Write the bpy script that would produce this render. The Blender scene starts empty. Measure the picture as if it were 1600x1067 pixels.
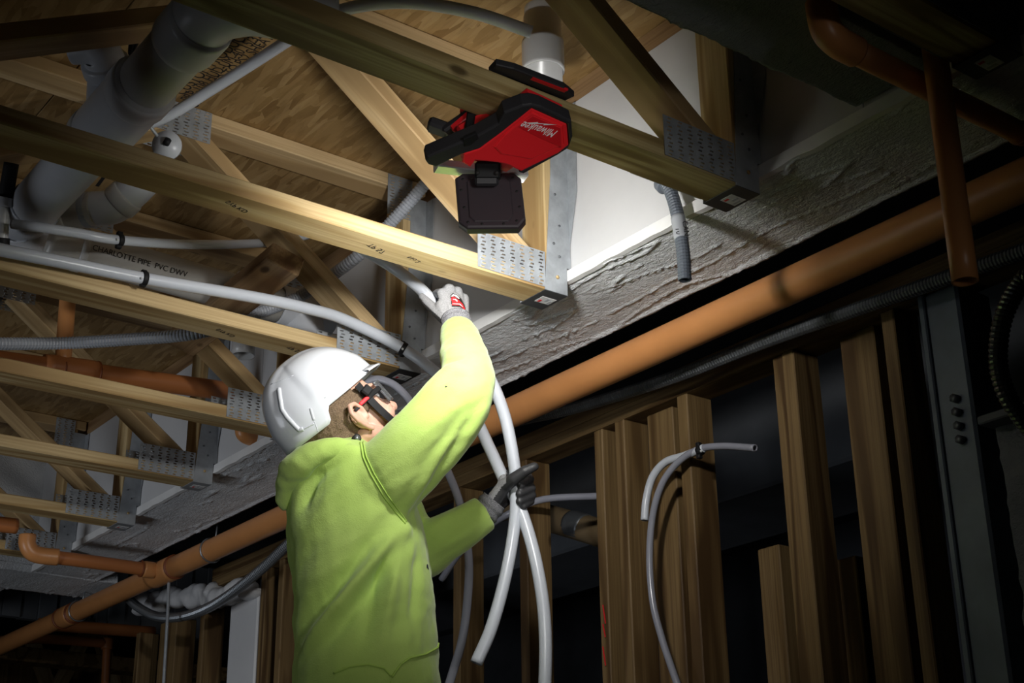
import bpy, bmesh, math, random
import numpy as np
from mathutils import Vector, Matrix, noise
from mathutils.bvhtree import BVHTree

random.seed(7)
rng = np.random.RandomState(7)
SC = bpy.context.scene
COL = SC.collection

# ------------------------------------------------------------------ camera
# world: X along the beam (nearer = larger), Y along the trusses towards the
# white wall (Y = 0), Z up with Z = 0 at the underside of the trusses.
FPX = 2269.23
CAM = np.array([1.18490, -1.96160, -1.36506])
CR = np.array([[0.59980842, 0.80005746, -0.0117435],
               [0.30954797, -0.21848624, 0.9254425],
               [-0.73784139, 0.55872338, 0.37870605]])   # right, up, forward
cd = bpy.data.cameras.new('camera'); co = bpy.data.objects.new('camera', cd); COL.objects.link(co)
cd.sensor_width = 36.0; cd.lens = FPX / 1600 * 36.0; cd.clip_start = 0.02; cd.clip_end = 60
m4 = Matrix.Identity(4)
for i in range(3):
    m4[i][0], m4[i][1], m4[i][2], m4[i][3] = CR[0][i], CR[1][i], -CR[2][i], CAM[i]
co.matrix_world = m4
SC.camera = co
SC.view_settings.view_transform = 'Standard'; SC.view_settings.look = 'None'
SC.view_settings.gamma = 1.0; SC.view_settings.use_curve_mapping = False
SC.view_settings.exposure = 0.0

FLOOR = -2.02
U, V, W = Vector(CR[0]), Vector(CR[1]), Vector(CR[2])

def at(x, y, d):                       # pixel + distance along the view axis -> world point
    dr = CR.T @ np.array([(x - 800) / FPX, -(y - 533.5) / FPX, 1.0])
    return Vector(CAM + d * dr)
def on(x, y, ax, val):                 # pixel -> point on the plane (axis ax = val)
    dr = CR.T @ np.array([(x - 800) / FPX, -(y - 533.5) / FPX, 1.0])
    return Vector(CAM + dr * (val - CAM[ax]) / dr[ax])
def onX(x, y, v): return on(x, y, 0, v)
def onY(x, y, v): return on(x, y, 1, v)
def onZ(x, y, v): return on(x, y, 2, v)

# ------------------------------------------------------------------ world and lights
wd = bpy.data.worlds.new('world'); SC.world = wd; wd.use_nodes = True
wd.node_tree.nodes['Background'].inputs[0].default_value = (0.55, 0.68, 1.0, 1)
wd.node_tree.nodes['Background'].inputs[1].default_value = 0.010

def area(name, loc, target, size, power, col=(1, 1, 1), size_y=None, spread=math.pi):
    l = bpy.data.lights.new(name, 'AREA'); l.energy = power; l.color = col
    l.shape = 'RECTANGLE'; l.size = size; l.size_y = size_y or size; l.spread = spread
    o = bpy.data.objects.new(name, l); COL.objects.link(o)
    o.location = loc
    o.rotation_euler = (Vector(target) - Vector(loc)).to_track_quat('-Z', 'Y').to_euler()
    return o
# unseen fill lamp added low at left: soft cool light under the left trusses
area('added_fill_left', (-2.7, -3.9, -1.5), (-3.5, 0.1, 0.0), 1.0, 7.0, (0.86, 0.92, 1.0), spread=math.radians(80))
# unseen fill spot added above-right of the camera, aimed at the worker
def spot(name, loc, target, power, ang, blend, col, rad):
    l = bpy.data.lights.new(name, 'SPOT'); l.energy = power; l.color = col
    l.spot_size = math.radians(ang); l.spot_blend = blend; l.shadow_soft_size = rad
    o = bpy.data.objects.new(name, l); COL.objects.link(o); o.location = loc
    o.rotation_euler = (Vector(target) - Vector(loc)).to_track_quat('-Z', 'Y').to_euler()
    return o
spot('added_fill_worker', (1.95, -1.25, -0.90), tuple(at(625, 600, 3.0)), 165, 25, 1.0, (1.0, 0.98, 0.95), 0.30)
# second, narrow unseen spot added low beside the camera, to brighten the work light
spot('added_fill_lamp', (0.75, -1.9, -1.55), tuple(at(790, 235, 2.62)), 26, 10, 0.9, (1.0, 0.97, 0.93), 0.10)

# ------------------------------------------------------------------ material helpers
MATS = {}
class NT:
    def __init__(s, name):
        s.m = bpy.data.materials.new(name); s.m.use_nodes = True
        s.n = s.m.node_tree.nodes; s.l = s.m.node_tree.links
        s.b = s.n['Principled BSDF']; MATS[name] = s.m
    def add(s, t, **k):
        nd = s.n.new(t)
        for a, v in k.items():
            if a.startswith('i_'): nd.inputs[a[2:].replace('_', ' ')].default_value = v
            else: setattr(nd, a, v)
        return nd
    def link(s, a, b): s.l.new(a, b)
    def coord(s, scale=(1, 1, 1), rot=(0, 0, 0), rand=True, kind='Object'):
        tc = s.add('ShaderNodeTexCoord'); mp = s.add('ShaderNodeMapping')
        mp.inputs['Scale'].default_value = scale; mp.inputs['Rotation'].default_value = rot
        if rand:
            oi = s.add('ShaderNodeObjectInfo'); mu = s.add('ShaderNodeMath', operation='MULTIPLY'); mu.inputs[1].default_value = 37.0
            s.link(oi.outputs['Random'], mu.inputs[0])
            ad = s.add('ShaderNodeVectorMath', operation='ADD')
            s.link(tc.outputs[kind], ad.inputs[0]); s.link(mu.outputs[0], ad.inputs[1]); s.link(ad.outputs[0], mp.inputs['Vector'])
        else: s.link(tc.outputs[kind], mp.inputs['Vector'])
        return mp.outputs[0]
    def noise(s, vec, scale, detail=3, rough=.55, dist=0):
        nd = s.add('ShaderNodeTexNoise'); nd.inputs['Scale'].default_value = scale; nd.inputs['Detail'].default_value = detail
        nd.inputs['Roughness'].default_value = rough; nd.inputs['Distortion'].default_value = dist
        s.link(vec, nd.inputs['Vector']); return nd
    def ramp(s, fac, stops):
        r = s.add('ShaderNodeValToRGB'); e = r.color_ramp.elements
        while len(e) < len(stops): e.new(0.5)
        for el, (p, c) in zip(e, stops): el.position = p; el.color = (*c, 1) if len(c) == 3 else c
        s.link(fac, r.inputs[0]); return r.outputs[0]
    def mix(s, fac, a, b, mode='MIX'):
        m = s.add('ShaderNodeMix', data_type='RGBA', blend_type=mode)
        for i, v in ((0, fac), (6, a), (7, b)):
            if hasattr(v, 'is_output'): s.link(v, m.inputs[i])
            elif isinstance(v, tuple): m.inputs[i].default_value = (*v, 1)
            else: m.inputs[i].default_value = v
        return m.outputs[2]
    def bump(s, h, strength=.3, dist=.01, prev=None):
        b = s.add('ShaderNodeBump'); b.inputs['Strength'].default_value = strength; b.inputs['Distance'].default_value = dist
        s.link(h, b.inputs['Height'])
        if prev: s.link(prev, b.inputs['Normal'])
        return b.outputs[0]
    def out(s, col=None, rough=.5, metal=0, normal=None, spec=None):
        if col is not None:
            if isinstance(col, tuple): s.b.inputs['Base Color'].default_value = (*col, 1)
            else: s.link(col, s.b.inputs['Base Color'])
        if hasattr(rough, 'is_output'): s.link(rough, s.b.inputs['Roughness'])
        else: s.b.inputs['Roughness'].default_value = rough
        s.b.inputs['Metallic'].default_value = metal
        if spec is not None: s.b.inputs['Specular IOR Level'].default_value = spec
        if normal: s.link(normal, s.b.inputs['Normal'])
        return s.m

def wood(name, light, mid, dark, rings=26, knots=True):
    t = NT(name)
    v = t.coord((1.0, 1.0, 1.0))
    # growth rings: distance-like field strongly stretched along the board (local X)
    mp = t.add('ShaderNodeMapping'); mp.inputs['Scale'].default_value = (0.55, 6.0, 6.0); t.link(v, mp.inputs[0])
    n1 = t.noise(mp.outputs[0], 1.6, 2, .5, .35)
    mu = t.add('ShaderNodeMath', operation='MULTIPLY'); mu.inputs[1].default_value = rings; t.link(n1.outputs['Fac'], mu.inputs[0])
    sn = t.add('ShaderNodeMath', operation='SINE'); t.link(mu.outputs[0], sn.inputs[0])
    ma = t.add('ShaderNodeMapRange'); ma.inputs[1].default_value = -1; ma.inputs[2].default_value = 1; t.link(sn.outputs[0], ma.inputs[0])
    col = t.ramp(ma.outputs[0], [(0.0, light), (0.38, light), (0.68, mid), (0.96, dark)])
    mp2 = t.add('ShaderNodeMapping'); mp2.inputs['Scale'].default_value = (2.2, 150.0, 150.0); t.link(v, mp2.inputs[0])
    n2 = t.noise(mp2.outputs[0], 1.0, 3, .6)
    col = t.mix(t.ramp(n2.outputs['Fac'], [(.40, (0, 0, 0)), (.68, (.62, .62, .62))]), col, dark)
    n3 = t.noise(v, 2.3, 3, .6)
    col = t.mix(t.ramp(n3.outputs['Fac'], [(.4, (0, 0, 0)), (.75, (.5, .5, .5))]), col, mid)
    if knots:
        mp3 = t.add('ShaderNodeMapping'); mp3.inputs['Scale'].default_value = (4.2, 9.0, 9.0); t.link(v, mp3.inputs[0])
        vo = t.add('ShaderNodeTexVoronoi'); vo.inputs['Scale'].default_value = 1.0; t.link(mp3.outputs[0], vo.inputs['Vector'])
        kk = t.ramp(vo.outputs['Distance'], [(0.0, (1, 1, 1)), (.06, (.9, .9, .9)), (.11, (0, 0, 0))])
        col = t.mix(kk, col, tuple(c * .42 for c in dark))
    nb = t.bump(n2.outputs['Fac'], .25, .002)
    return t.out(col, .62, 0, nb, .3)
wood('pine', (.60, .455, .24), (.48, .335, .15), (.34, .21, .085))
wood('pine_pale', (.62, .455, .25), (.52, .355, .17), (.37, .24, .11), 16)
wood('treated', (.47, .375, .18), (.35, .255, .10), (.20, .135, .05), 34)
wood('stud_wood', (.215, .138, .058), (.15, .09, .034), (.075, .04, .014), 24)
wood('brown_wood', (.36, .23, .115), (.28, .17, .08), (.17, .09, .04), 20)

def mk_osb():
    t = NT('osb'); v = t.coord(rand=False)
    col = None
    for i, (rz, sx, sy) in enumerate(((.35, 11, 60), (-.75, 10, 52), (1.25, 12, 66))):
        nz = t.noise(v, 6 + i, 2)
        dv = t.add('ShaderNodeVectorMath', operation='MULTIPLY_ADD'); dv.inputs[1].default_value = (.012, .012, 0); t.link(nz.outputs['Color'], dv.inputs[0]); t.link(v, dv.inputs[2])
        mp = t.add('ShaderNodeMapping'); mp.inputs['Rotation'].default_value = (0, 0, rz); mp.inputs['Scale'].default_value = (sx, sy, 1); mp.inputs['Location'].default_value = (i * 3.1, i * 1.7, 0)
        t.link(dv.outputs[0], mp.inputs[0])
        vo = t.add('ShaderNodeTexVoronoi', voronoi_dimensions='2D'); vo.inputs['Scale'].default_value = 1; t.link(mp.outputs[0], vo.inputs['Vector'])
        sp = t.add('ShaderNodeSeparateColor'); t.link(vo.outputs['Color'], sp.inputs[0])
        c = t.ramp(sp.outputs[0], [(0, (.215, .125, .044)), (.3, (.275, .168, .062)), (.6, (.32, .20, .079)), (1, (.385, .255, .112))])
        if col is None: col = c; hh = sp.outputs[1]
        else:
            th = t.add('ShaderNodeMath', operation='GREATER_THAN'); th.inputs[1].default_value = .5; t.link(sp.outputs[2], th.inputs[0])
            col = t.mix(th.outputs[0], col, c)
    mp = t.add('ShaderNodeMapping'); mp.inputs['Rotation'].default_value = (0, 0, .3); mp.inputs['Scale'].default_value = (9, 50, 1); t.link(v, mp.inputs[0])
    n = t.noise(mp.outputs[0], 1, 4, .6, .15)
    col = t.mix(t.ramp(n.outputs['Fac'], [(.5, (0, 0, 0)), (.75, (.45, .45, .45))]), col, (.13, .07, .022))
    n2 = t.noise(v, 14, 4)
    return t.out(col, .6, 0, t.bump(n2.outputs['Fac'], .35, .006, t.bump(hh, .25, .003)), .35)
mk_osb()

def simple(name, col, rough=.5, metal=0, nscale=None, nstr=.15, ndist=.002, var=0.0, vscale=8, spec=None, sss=0, coat=0):
    t = NT(name); v = t.coord()
    nrm = None; c = col
    if nscale:
        n = t.noise(v, nscale, 4, .6); nrm = t.bump(n.outputs['Fac'], nstr, ndist)
    if var:
        n = t.noise(v, vscale, 4, .6)
        c = t.mix(t.ramp(n.outputs['Fac'], [(.35, (0, 0, 0)), (.7, (1, 1, 1))]), tuple(x * (1 - var) for x in col), tuple(min(1, x * (1 + var)) for x in col))
    t.out(c, rough, metal, nrm, spec)
    if sss:
        t.b.inputs['Subsurface Weight'].default_value = sss; t.b.inputs['Subsurface Radius'].default_value = (.01, .01, .01); t.b.inputs['Subsurface Scale'].default_value = .5
    if coat: t.b.inputs['Coat Weight'].default_value = coat
    return t.m
simple('white_wall', (.60, .60, .605), .55, 0, 160, .12, .002, .04, 5)
simple('white_ledge', (.80, .80, .79), .55, 0, 90, .15, .002, .06, 9)
simple('galvanised', (.37, .395, .42), .42, .35, 60, .06, .001, .16, 22)
simple('dark_steel', (.16, .17, .18), .45, .6, 60, .06, .001, .2, 14)
simple('hanger_seat_shaded', (.07, .075, .08), .55, .4, 60, .06, .001, .15, 14)  # darker galvanised: the shade under the near hangers is put into the colour
simple('blue_steel', (.16, .19, .23), .55, .2, 30, .1, .002, .2, 6)
simple('pvc_grey', (.56, .58, .62), .33, 0, 4, .04, .002, .06, 6)
simple('pvc_white', (.50, .50, .495), .30, 0, 4, .04, .002, .05, 6)
simple('pvc_tan', (.47, .45, .41), .38, 0, 4, .04, .002, .07, 6)
simple('pex', (.56, .59, .64), .30, 0, None, sss=.25)
simple('pex_clear', (.28, .285, .33), .20, 0, None, sss=.2)
simple('ent_grey', (.13, .15, .18), .42)
simple('ent_light', (.33, .35, .39), .42)
simple('metal_flex', (.30, .32, .34), .32, .8)
simple('black_flex', (.09, .10, .115), .25, .3)
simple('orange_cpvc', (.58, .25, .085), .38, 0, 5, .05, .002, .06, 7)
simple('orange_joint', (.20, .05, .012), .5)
simple('black_plastic', (.010, .010, .011), .6, spec=.25)
simple('black_rubber', (.022, .021, .024), .55, 0, 220, .2, .0006)
simple('lamp_back', (.045, .034, .040), .5, 0, 160, .12, .0006)
simple('red_plastic', (.90, .022, .03), .36, 0, 200, .05, .0005)
simple('red_dark', (.68, .012, .02), .4)
simple('aluminium', (.70, .70, .71), .4, .4)
simple('print_white', (.9, .9, .9), .5)
simple('print_black', (.015, .013, .012), .7)
simple('label_white', (.62, .62, .62), .5)
simple('helmet_white', (.70, .725, .77), .22, 0, None, coat=.3)
simple('helmet_shade', (.60, .62, .66), .35)
simple('glove_black', (.030, .030, .032), .48, 0, 260, .35, .001)
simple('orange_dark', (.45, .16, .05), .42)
simple('concrete', (.28, .27, .26), .85, 0, 20, .3, .004, .15, 3)
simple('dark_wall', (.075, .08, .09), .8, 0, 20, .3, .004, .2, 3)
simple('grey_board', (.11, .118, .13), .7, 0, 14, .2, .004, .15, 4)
simple('denim', (.05, .06, .09), .8)
simple('boot', (.09, .06, .035), .6)
simple('tape_grey', (.40, .42, .45), .5)
simple('pipe_wrap', (.16, .11, .055), .7, 0, 30, .3, .003, .2, 9)
simple('lens_tint', (.6, .62, .66), .08)
MATS['lens_tint'].node_tree.nodes['Principled BSDF'].inputs['Transmission Weight'].default_value = .9

def mk_spray(name, a, b):
    t = NT(name); v = t.coord(rand=False)
    n1 = t.noise(v, 130, 3, .6, .8); n2 = t.noise(v, 7, 4, .6)
    mp = t.add('ShaderNodeMapping'); mp.inputs['Scale'].default_value = (40, 160, 160); mp.inputs['Rotation'].default_value = (0, 0, .5); t.link(v, mp.inputs[0])
    n3 = t.noise(mp.outputs[0], 1, 3, .6, .6)
    col = t.mix(t.ramp(n2.outputs['Fac'], [(.3, (0, 0, 0)), (.75, (1, 1, 1))]), a, b)
    nn = t.bump(n3.outputs['Fac'], .5, .006, t.bump(n1.outputs['Fac'], .6, .008))
    return t.out(col, .8, 0, nn, .2)
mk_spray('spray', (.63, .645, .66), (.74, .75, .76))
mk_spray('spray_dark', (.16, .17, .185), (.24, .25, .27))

def mk_fabric():
    t = NT('hivis'); v = t.coord(rand=False)
    mp = t.add('ShaderNodeMapping'); mp.inputs['Rotation'].default_value = (.3, .7, .2); mp.inputs['Scale'].default_value = (60, 500, 500); t.link(v, mp.inputs[0])
    n1 = t.noise(mp.outputs[0], 1, 3, .6)
    n2 = t.noise(v, 26, 5, .65); n3 = t.noise(v, 5, 3)
    col = t.mix(t.ramp(n3.outputs['Fac'], [(.35, (0, 0, 0)), (.7, (1, 1, 1))]), (.42, .60, .13), (.48, .65, .165))
    col = t.mix(t.ramp(n2.outputs['Fac'], [(.66, (0, 0, 0)), (.82, (.5, .5, .5))]), col, (.24, .40, .08))
    t.out(col, .85, 0, t.bump(n2.outputs['Fac'], .35, .006, t.bump(n1.outputs['Fac'], .45, .0016)), .15)
    t.b.inputs['Sheen Weight'].default_value = .25
mk_fabric()
simple('hivis_seam', (.41, .60, .11), .85, 0, 300, .4, .001)
def mk_skin():
    t = NT('skin'); v = t.coord(rand=False)
    n = t.noise(v, 30, 4); n2 = t.noise(v, 300, 2)
    col = t.mix(n.outputs['Fac'], (.60, .33, .24), (.66, .41, .31))
    t.out(col, .45, 0, t.bump(n2.outputs['Fac'], .15, .001), .4)
    t.b.inputs['Subsurface Weight'].default_value = .15; t.b.inputs['Subsurface Radius'].default_value = (.02, .008, .004); t.b.inputs['Subsurface Scale'].default_value = .3
mk_skin()
def mk_hair():
    t = NT('hair'); v = t.coord((60, 420, 420), (0, 0, 0), False)
    n = t.noise(v, 1, 4, .7)
    t.out(t.ramp(n.outputs['Fac'], [(.3, (.08, .05, .03)), (.55, (.20, .135, .08)), (.8, (.36, .26, .16))]), .5, 0, t.bump(n.outputs['Fac'], .8, .004), .4)
mk_hair()
def mk_knit(name, c1, c2, sc):
    t = NT(name); v = t.coord(rand=False)
    n = t.noise(v, sc, 2, .5); n2 = t.noise(v, 40, 3)
    col = t.mix(t.ramp(n.outputs['Fac'], [(.35, (0, 0, 0)), (.65, (1, 1, 1))]), c1, c2)
    t.out(col, .85, 0, t.bump(n.outputs['Fac'], .4, .0015), .2)
mk_knit('glove_grey', (.25, .25, .255), (.34, .34, .345), 420)
mk_knit('cuff_knit', (.10, .10, .11), (.27, .27, .28), 520)
t = NT('led'); t.b.inputs['Emission Color'].default_value = (1, .97, .92, 1); t.b.inputs['Emission Strength'].default_value = 25; t.b.inputs['Base Color'].default_value = (.9, .9, .9, 1)

# ------------------------------------------------------------------ mesh helpers
def mesh(name, vs, fs, smooth=False):
    me = bpy.data.meshes.new(name); me.from_pydata([tuple(v) for v in vs], [], fs); me.update()
    if smooth: me.polygons.foreach_set('use_smooth', [True] * len(me.polygons))
    return me
def link(name, me, mat, parent=None, loc=None, matrix=None):
    o = bpy.data.objects.new(name, me); COL.objects.link(o)
    if mat is not None:
        if me and len(me.materials) == 0: me.materials.append(MATS[mat])
    if parent is not None:
        o.parent = parent
    M = matrix if matrix is not None else (Matrix.Translation(loc) if loc is not None else Matrix.Identity(4))
    if parent is not None:
        pm = parent['_m'] if '_m' in parent else None
        M = WM[parent.name].inverted() @ M
    o.matrix_local = M if parent is not None else M
    WM[o.name] = (WM[parent.name] @ M) if parent is not None else M.copy()
    return o
WM = {}
def tag(o, label=None, cat=None, group=None, kind=None):
    if label: o['label'] = label
    if cat: o['category'] = cat
    if group: o['group'] = group
    if kind: o['kind'] = kind
    return o
def empty(name, loc, label=None, cat=None, group=None):
    o = bpy.data.objects.new(name, None); COL.objects.link(o); o.empty_display_size = .05
    o.location = loc; WM[o.name] = Matrix.Translation(loc)
    return tag(o, label, cat, group)
def frame(p0, p1, up):                  # matrix with local X along p0->p1, local Z ~ up, origin at p0
    x = (Vector(p1) - Vector(p0)).normalized(); y = Vector(up).cross(x).normalized(); z = x.cross(y)
    M = Matrix.Identity(4)
    for i in range(3): M[i][0], M[i][1], M[i][2], M[i][3] = x[i], y[i], z[i], p0[i]
    return M
def box_data(a, b, bev=0.0):
    a = Vector(a); b = Vector(b)
    bm = bmesh.new()
    bmesh.ops.create_cube(bm, size=1)
    for v in bm.verts: v.co = Vector(((a[i] + b[i]) / 2 + v.co[i] * (b[i] - a[i]) for i in range(3)))
    if bev > 0: bmesh.ops.bevel(bm, geom=list(bm.edges), offset=bev, segments=1, affect='EDGES', profile=.5)
    return bm
def bm_mesh(name, bm, smooth=False):
    me = bpy.data.meshes.new(name); bm.normal_update(); bm.to_mesh(me); bm.free()
    if smooth: me.polygons.foreach_set('use_smooth', [True] * len(me.polygons))
    return me
def box(name, a, b, mat, parent=None, bev=.002):
    c = (Vector(a) + Vector(b)) / 2
    me = bm_mesh(name, box_data(Vector(a) - c, Vector(b) - c, bev))
    return link(name, me, mat, parent, c)
def board(name, p0, p1, wid, thk, up, mat, parent=None, bev=.003):
    L = (Vector(p1) - Vector(p0)).length
    me = bm_mesh(name, box_data((0, -wid / 2, -thk / 2), (L, wid / 2, thk / 2), bev))
    return link(name, me, mat, parent, matrix=frame(p0, p1, up))
def prism_bm(poly, z0, z1, bev=0.0, seg=1, bm=None):
    bm = bm or bmesh.new()
    lo = [bm.verts.new((x, y, z0)) for x, y in poly]; hi = [bm.verts.new((x, y, z1)) for x, y in poly]
    n = len(poly); f0 = bm.faces.new(lo[::-1]); f1 = bm.faces.new(hi)
    for i in range(n): bm.faces.new((lo[i], lo[(i + 1) % n], hi[(i + 1) % n], hi[i]))
    bmesh.ops.recalc_face_normals(bm, faces=bm.faces)
    if bev: bmesh.ops.bevel(bm, geom=list(set(list(f0.edges) + list(f1.edges))) if f0.is_valid else list(bm.edges), offset=bev, segments=seg, affect='EDGES', profile=.5)
    return bm
def spline(pts, n=10):
    pts = [Vector(p) for p in pts]
    if len(pts) == 2: return [pts[0].lerp(pts[1], i / n) for i in range(n + 1)]
    q = [pts[0] * 2 - pts[1]] + pts + [pts[-1] * 2 - pts[-2]]
    out = []
    for i in range(1, len(q) - 2):
        p0, p1, p2, p3 = q[i - 1:i + 3]
        for k in range(n):
            s = k / n
            out.append(.5 * (2 * p1 + (p2 - p0) * s + (2 * p0 - 5 * p1 + 4 * p2 - p3) * s * s + (3 * p1 - p0 - 3 * p2 + p3) * s ** 3))
    out.append(pts[-1]); return out
def resample(path, step):
    d = [0]
    for a, b in zip(path, path[1:]): d.append(d[-1] + (b - a).length)
    n = max(2, int(d[-1] / step)); out = []; j = 0
    for i in range(n + 1):
        s = d[-1] * i / n
        while j < len(d) - 2 and d[j + 1] < s: j += 1
        tt = (s - d[j]) / max(1e-9, d[j + 1] - d[j]); out.append(path[j].lerp(path[j + 1], tt))
    return out
def frames_along(path):
    n = len(path); T = []
    for i in range(n): T.append((path[min(i + 1, n - 1)] - path[max(i - 1, 0)]).normalized())
    a = Vector((0, 0, 1)) if abs(T[0].z) < .9 else Vector((1, 0, 0))
    nrm = (a - T[0] * a.dot(T[0])).normalized(); F = []
    for i in range(n):
        nrm = (nrm - T[i] * nrm.dot(T[i])).normalized(); F.append((T[i], nrm, T[i].cross(nrm)))
    return F
def tube_data(path, rad, seg=14, wall=None, cap=True):
    F = frames_along(path); vs = []; fs = []
    n = len(path); r = rad if callable(rad) else (lambda i, t: rad)
    for i, p in enumerate(path):
        rr = r(i, i / (n - 1))
        for k in range(seg):
            a = 2 * math.pi * k / seg; vs.append(p + F[i][1] * (rr * math.cos(a)) + F[i][2] * (rr * math.sin(a)))
    for i in range(n - 1):
        for k in range(seg):
            k2 = (k + 1) % seg; fs.append((i * seg + k, i * seg + k2, (i + 1) * seg + k2, (i + 1) * seg + k))
    if wall:      # open ends with a visible wall thickness
        for end in (0, n - 1):
            rr = r(end, end / (n - 1)); base = len(vs); s = 1 if end == 0 else -1
            for dep, q in ((0, rr - wall), (3 * rr, rr - wall)):
                for k in range(seg):
                    a = 2 * math.pi * k / seg
                    vs.append(path[end] + F[end][0] * (s * dep) + F[end][1] * (q * math.cos(a)) + F[end][2] * (q * math.sin(a)))
            for k in range(seg):
                k2 = (k + 1) % seg; o = end * seg
                fs.append((o + k, base + k, base + k2, o + k2) if s > 0 else (o + k, o + k2, base + k2, base + k))
                fs.append((base + k, base + seg + k, base + seg + k2, base + k2) if s > 0 else (base + k, base + k2, base + seg + k2, base + seg + k))
            fs.append(tuple(range(base + seg, base + 2 * seg)) if s < 0 else tuple(range(base + 2 * seg - 1, base + seg - 1, -1)))
    elif cap:
        fs.append(tuple(range(seg - 1, -1, -1))); fs.append(tuple(range((n - 1) * seg, n * seg)))
    return vs, fs
def tube(name, pts, r, mat, parent=None, seg=14, wall=None, raw=False, n=10):
    path = [Vector(p) for p in pts] if raw else spline(pts, n)
    o = path[0].copy()
    vs, fs = tube_data([p - o for p in path], r, seg, wall)
    return link(name, mesh(name, vs, fs, True), mat, parent, o)
def corrugated(name, pts, r, mat, parent=None, pitch=.006, seg=12, wall=None):
    path = resample(spline(pts, 14), pitch / 3); o = path[0].copy()
    vs, fs = tube_data([p - o for p in path], lambda i, t: r * (1.0 if i % 3 else .88), seg, wall)
    return link(name, mesh(name, vs, fs, False), mat, parent, o)
def ring(name, c, axis, r, h, mat, parent=None, wall=.004, seg=24):       # a band around a pipe
    axis = Vector(axis).normalized()
    p = [Vector(c) - axis * h / 2, Vector(c) - axis * h * .35, Vector(c) + axis * h * .35, Vector(c) + axis * h / 2]
    o = p[0].copy()
    vs, fs = tube_data([q - o for q in p], lambda i, t: r if i in (1, 2) else r - wall * .4, seg)
    return link(name, mesh(name, vs, fs, True), mat, parent, o)
def textmesh(name, body, size, mat, M, parent=None, depth=.0003, shear=0, align='CENTER', sx=1.0):
    cu = bpy.data.curves.new(name, 'FONT'); cu.body = body; cu.size = size; cu.extrude = depth; cu.align_x = align; cu.align_y = 'CENTER'; cu.shear = shear; cu.space_line = .95
    to = bpy.data.objects.new(name, cu); COL.objects.link(to)
    dg = bpy.context.evaluated_depsgraph_get(); me = bpy.data.meshes.new_from_object(to.evaluated_get(dg))
    bpy.data.objects.remove(to); bpy.data.curves.remove(cu)
    if sx != 1.0: me.transform(Matrix.Scale(sx, 4, (1, 0, 0)))
    me.materials.clear()
    return link(name, me, mat, parent, matrix=M)
def basis(o, x, y):                     # matrix from origin, x axis and approximate y axis
    x = Vector(x).normalized(); z = x.cross(Vector(y)).normalized(); y = z.cross(x)
    M = Matrix.Identity(4)
    for i in range(3): M[i][0], M[i][1], M[i][2], M[i][3] = x[i], y[i], z[i], o[i]
    return M
def remeshed(name, parts, voxel, smooth=4, factor=.5):
    """join closed shells (list of (verts, faces)) and fuse them into ONE continuous surface"""
    vs = []; fs = []
    for a, b in parts:
        o = len(vs); vs += [tuple(v) for v in a]; fs += [tuple(i + o for i in f) for f in b]
    me = mesh(name + '_raw', vs, fs); ob = bpy.data.objects.new(name + '_raw', me); COL.objects.link(ob)
    md = ob.modifiers.new('r', 'REMESH'); md.mode = 'VOXEL'; md.voxel_size = voxel
    if smooth:
        s = ob.modifiers.new('s', 'SMOOTH'); s.iterations = smooth; s.factor = factor
    dg = bpy.context.evaluated_depsgraph_get(); out = bpy.data.meshes.new_from_object(ob.evaluated_get(dg))
    bpy.data.objects.remove(ob); bpy.data.meshes.remove(me)
    out.name = name; out.polygons.foreach_set('use_smooth', [True] * len(out.polygons))
    return out
def capsule(p0, p1, r0, r1, seg=12, rings=5):
    p0 = Vector(p0); p1 = Vector(p1); d = (p1 - p0); ax = d.normalized() if d.length > 1e-6 else Vector((0, 0, 1))
    path = []; rad = []
    for i in range(rings, 0, -1):
        a = math.pi / 2 * i / (rings + .3); path.append(p0 - ax * r0 * math.sin(a)); rad.append(r0 * math.cos(a))
    path += [p0, p0.lerp(p1, .5), p1]; rad += [r0, (r0 + r1) / 2, r1]
    for i in range(1, rings + 1):
        a = math.pi / 2 * i / (rings + .3); path.append(p1 + ax * r1 * math.sin(a)); rad.append(r1 * math.cos(a))
    return tube_data(path, lambda i, t: rad[i], seg)
def chain(pts, rads, seg=12):
    out = []
    for i in range(len(pts) - 1): out.append(capsule(pts[i], pts[i + 1], rads[i], rads[i + 1], seg))
    return out
def ellipsoid(c, axes, seg=20, rings=12):          # axes = three vectors
    vs = []; fs = []
    vs.append(Vector(c) - axes[2])
    for i in range(1, rings):
        t = math.pi * i / rings - math.pi / 2
        for k in range(seg):
            a = 2 * math.pi * k / seg; vs.append(Vector(c) + axes[0] * (math.cos(t) * math.cos(a)) + axes[1] * (math.cos(t) * math.sin(a)) + axes[2] * math.sin(t))
    vs.append(Vector(c) + axes[2])
    for k in range(seg):
        fs.append((0, 1 + (k + 1) % seg, 1 + k)); fs.append((len(vs) - 1, 1 + (rings - 2) * seg + k, 1 + (rings - 2) * seg + (k + 1) % seg))
    for i in range(rings - 2):
        for k in range(seg):
            a = 1 + i * seg; k2 = (k + 1) % seg; fs.append((a + k, a + k2, a + seg + k2, a + seg + k))
    return vs, fs
def loft(rings_, cap=True):                        # rings_ : list of equal-length vertex loops
    n = len(rings_[0]); vs = [v for r in rings_ for v in r]; fs = []
    for i in range(len(rings_) - 1):
        for k in range(n):
            k2 = (k + 1) % n; fs.append((i * n + k, i * n + k2, (i + 1) * n + k2, (i + 1) * n + k))
    if cap: fs.append(tuple(range(n - 1, -1, -1))); fs.append(tuple(range((len(rings_) - 1) * n, len(rings_) * n)))
    return vs, fs
def copy_tree(o, parent=None):
    c = o.copy(); COL.objects.link(c)
    if parent is not None: c.parent = parent
    for ch in list(o.children): copy_tree(ch, c)
    return c

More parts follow.
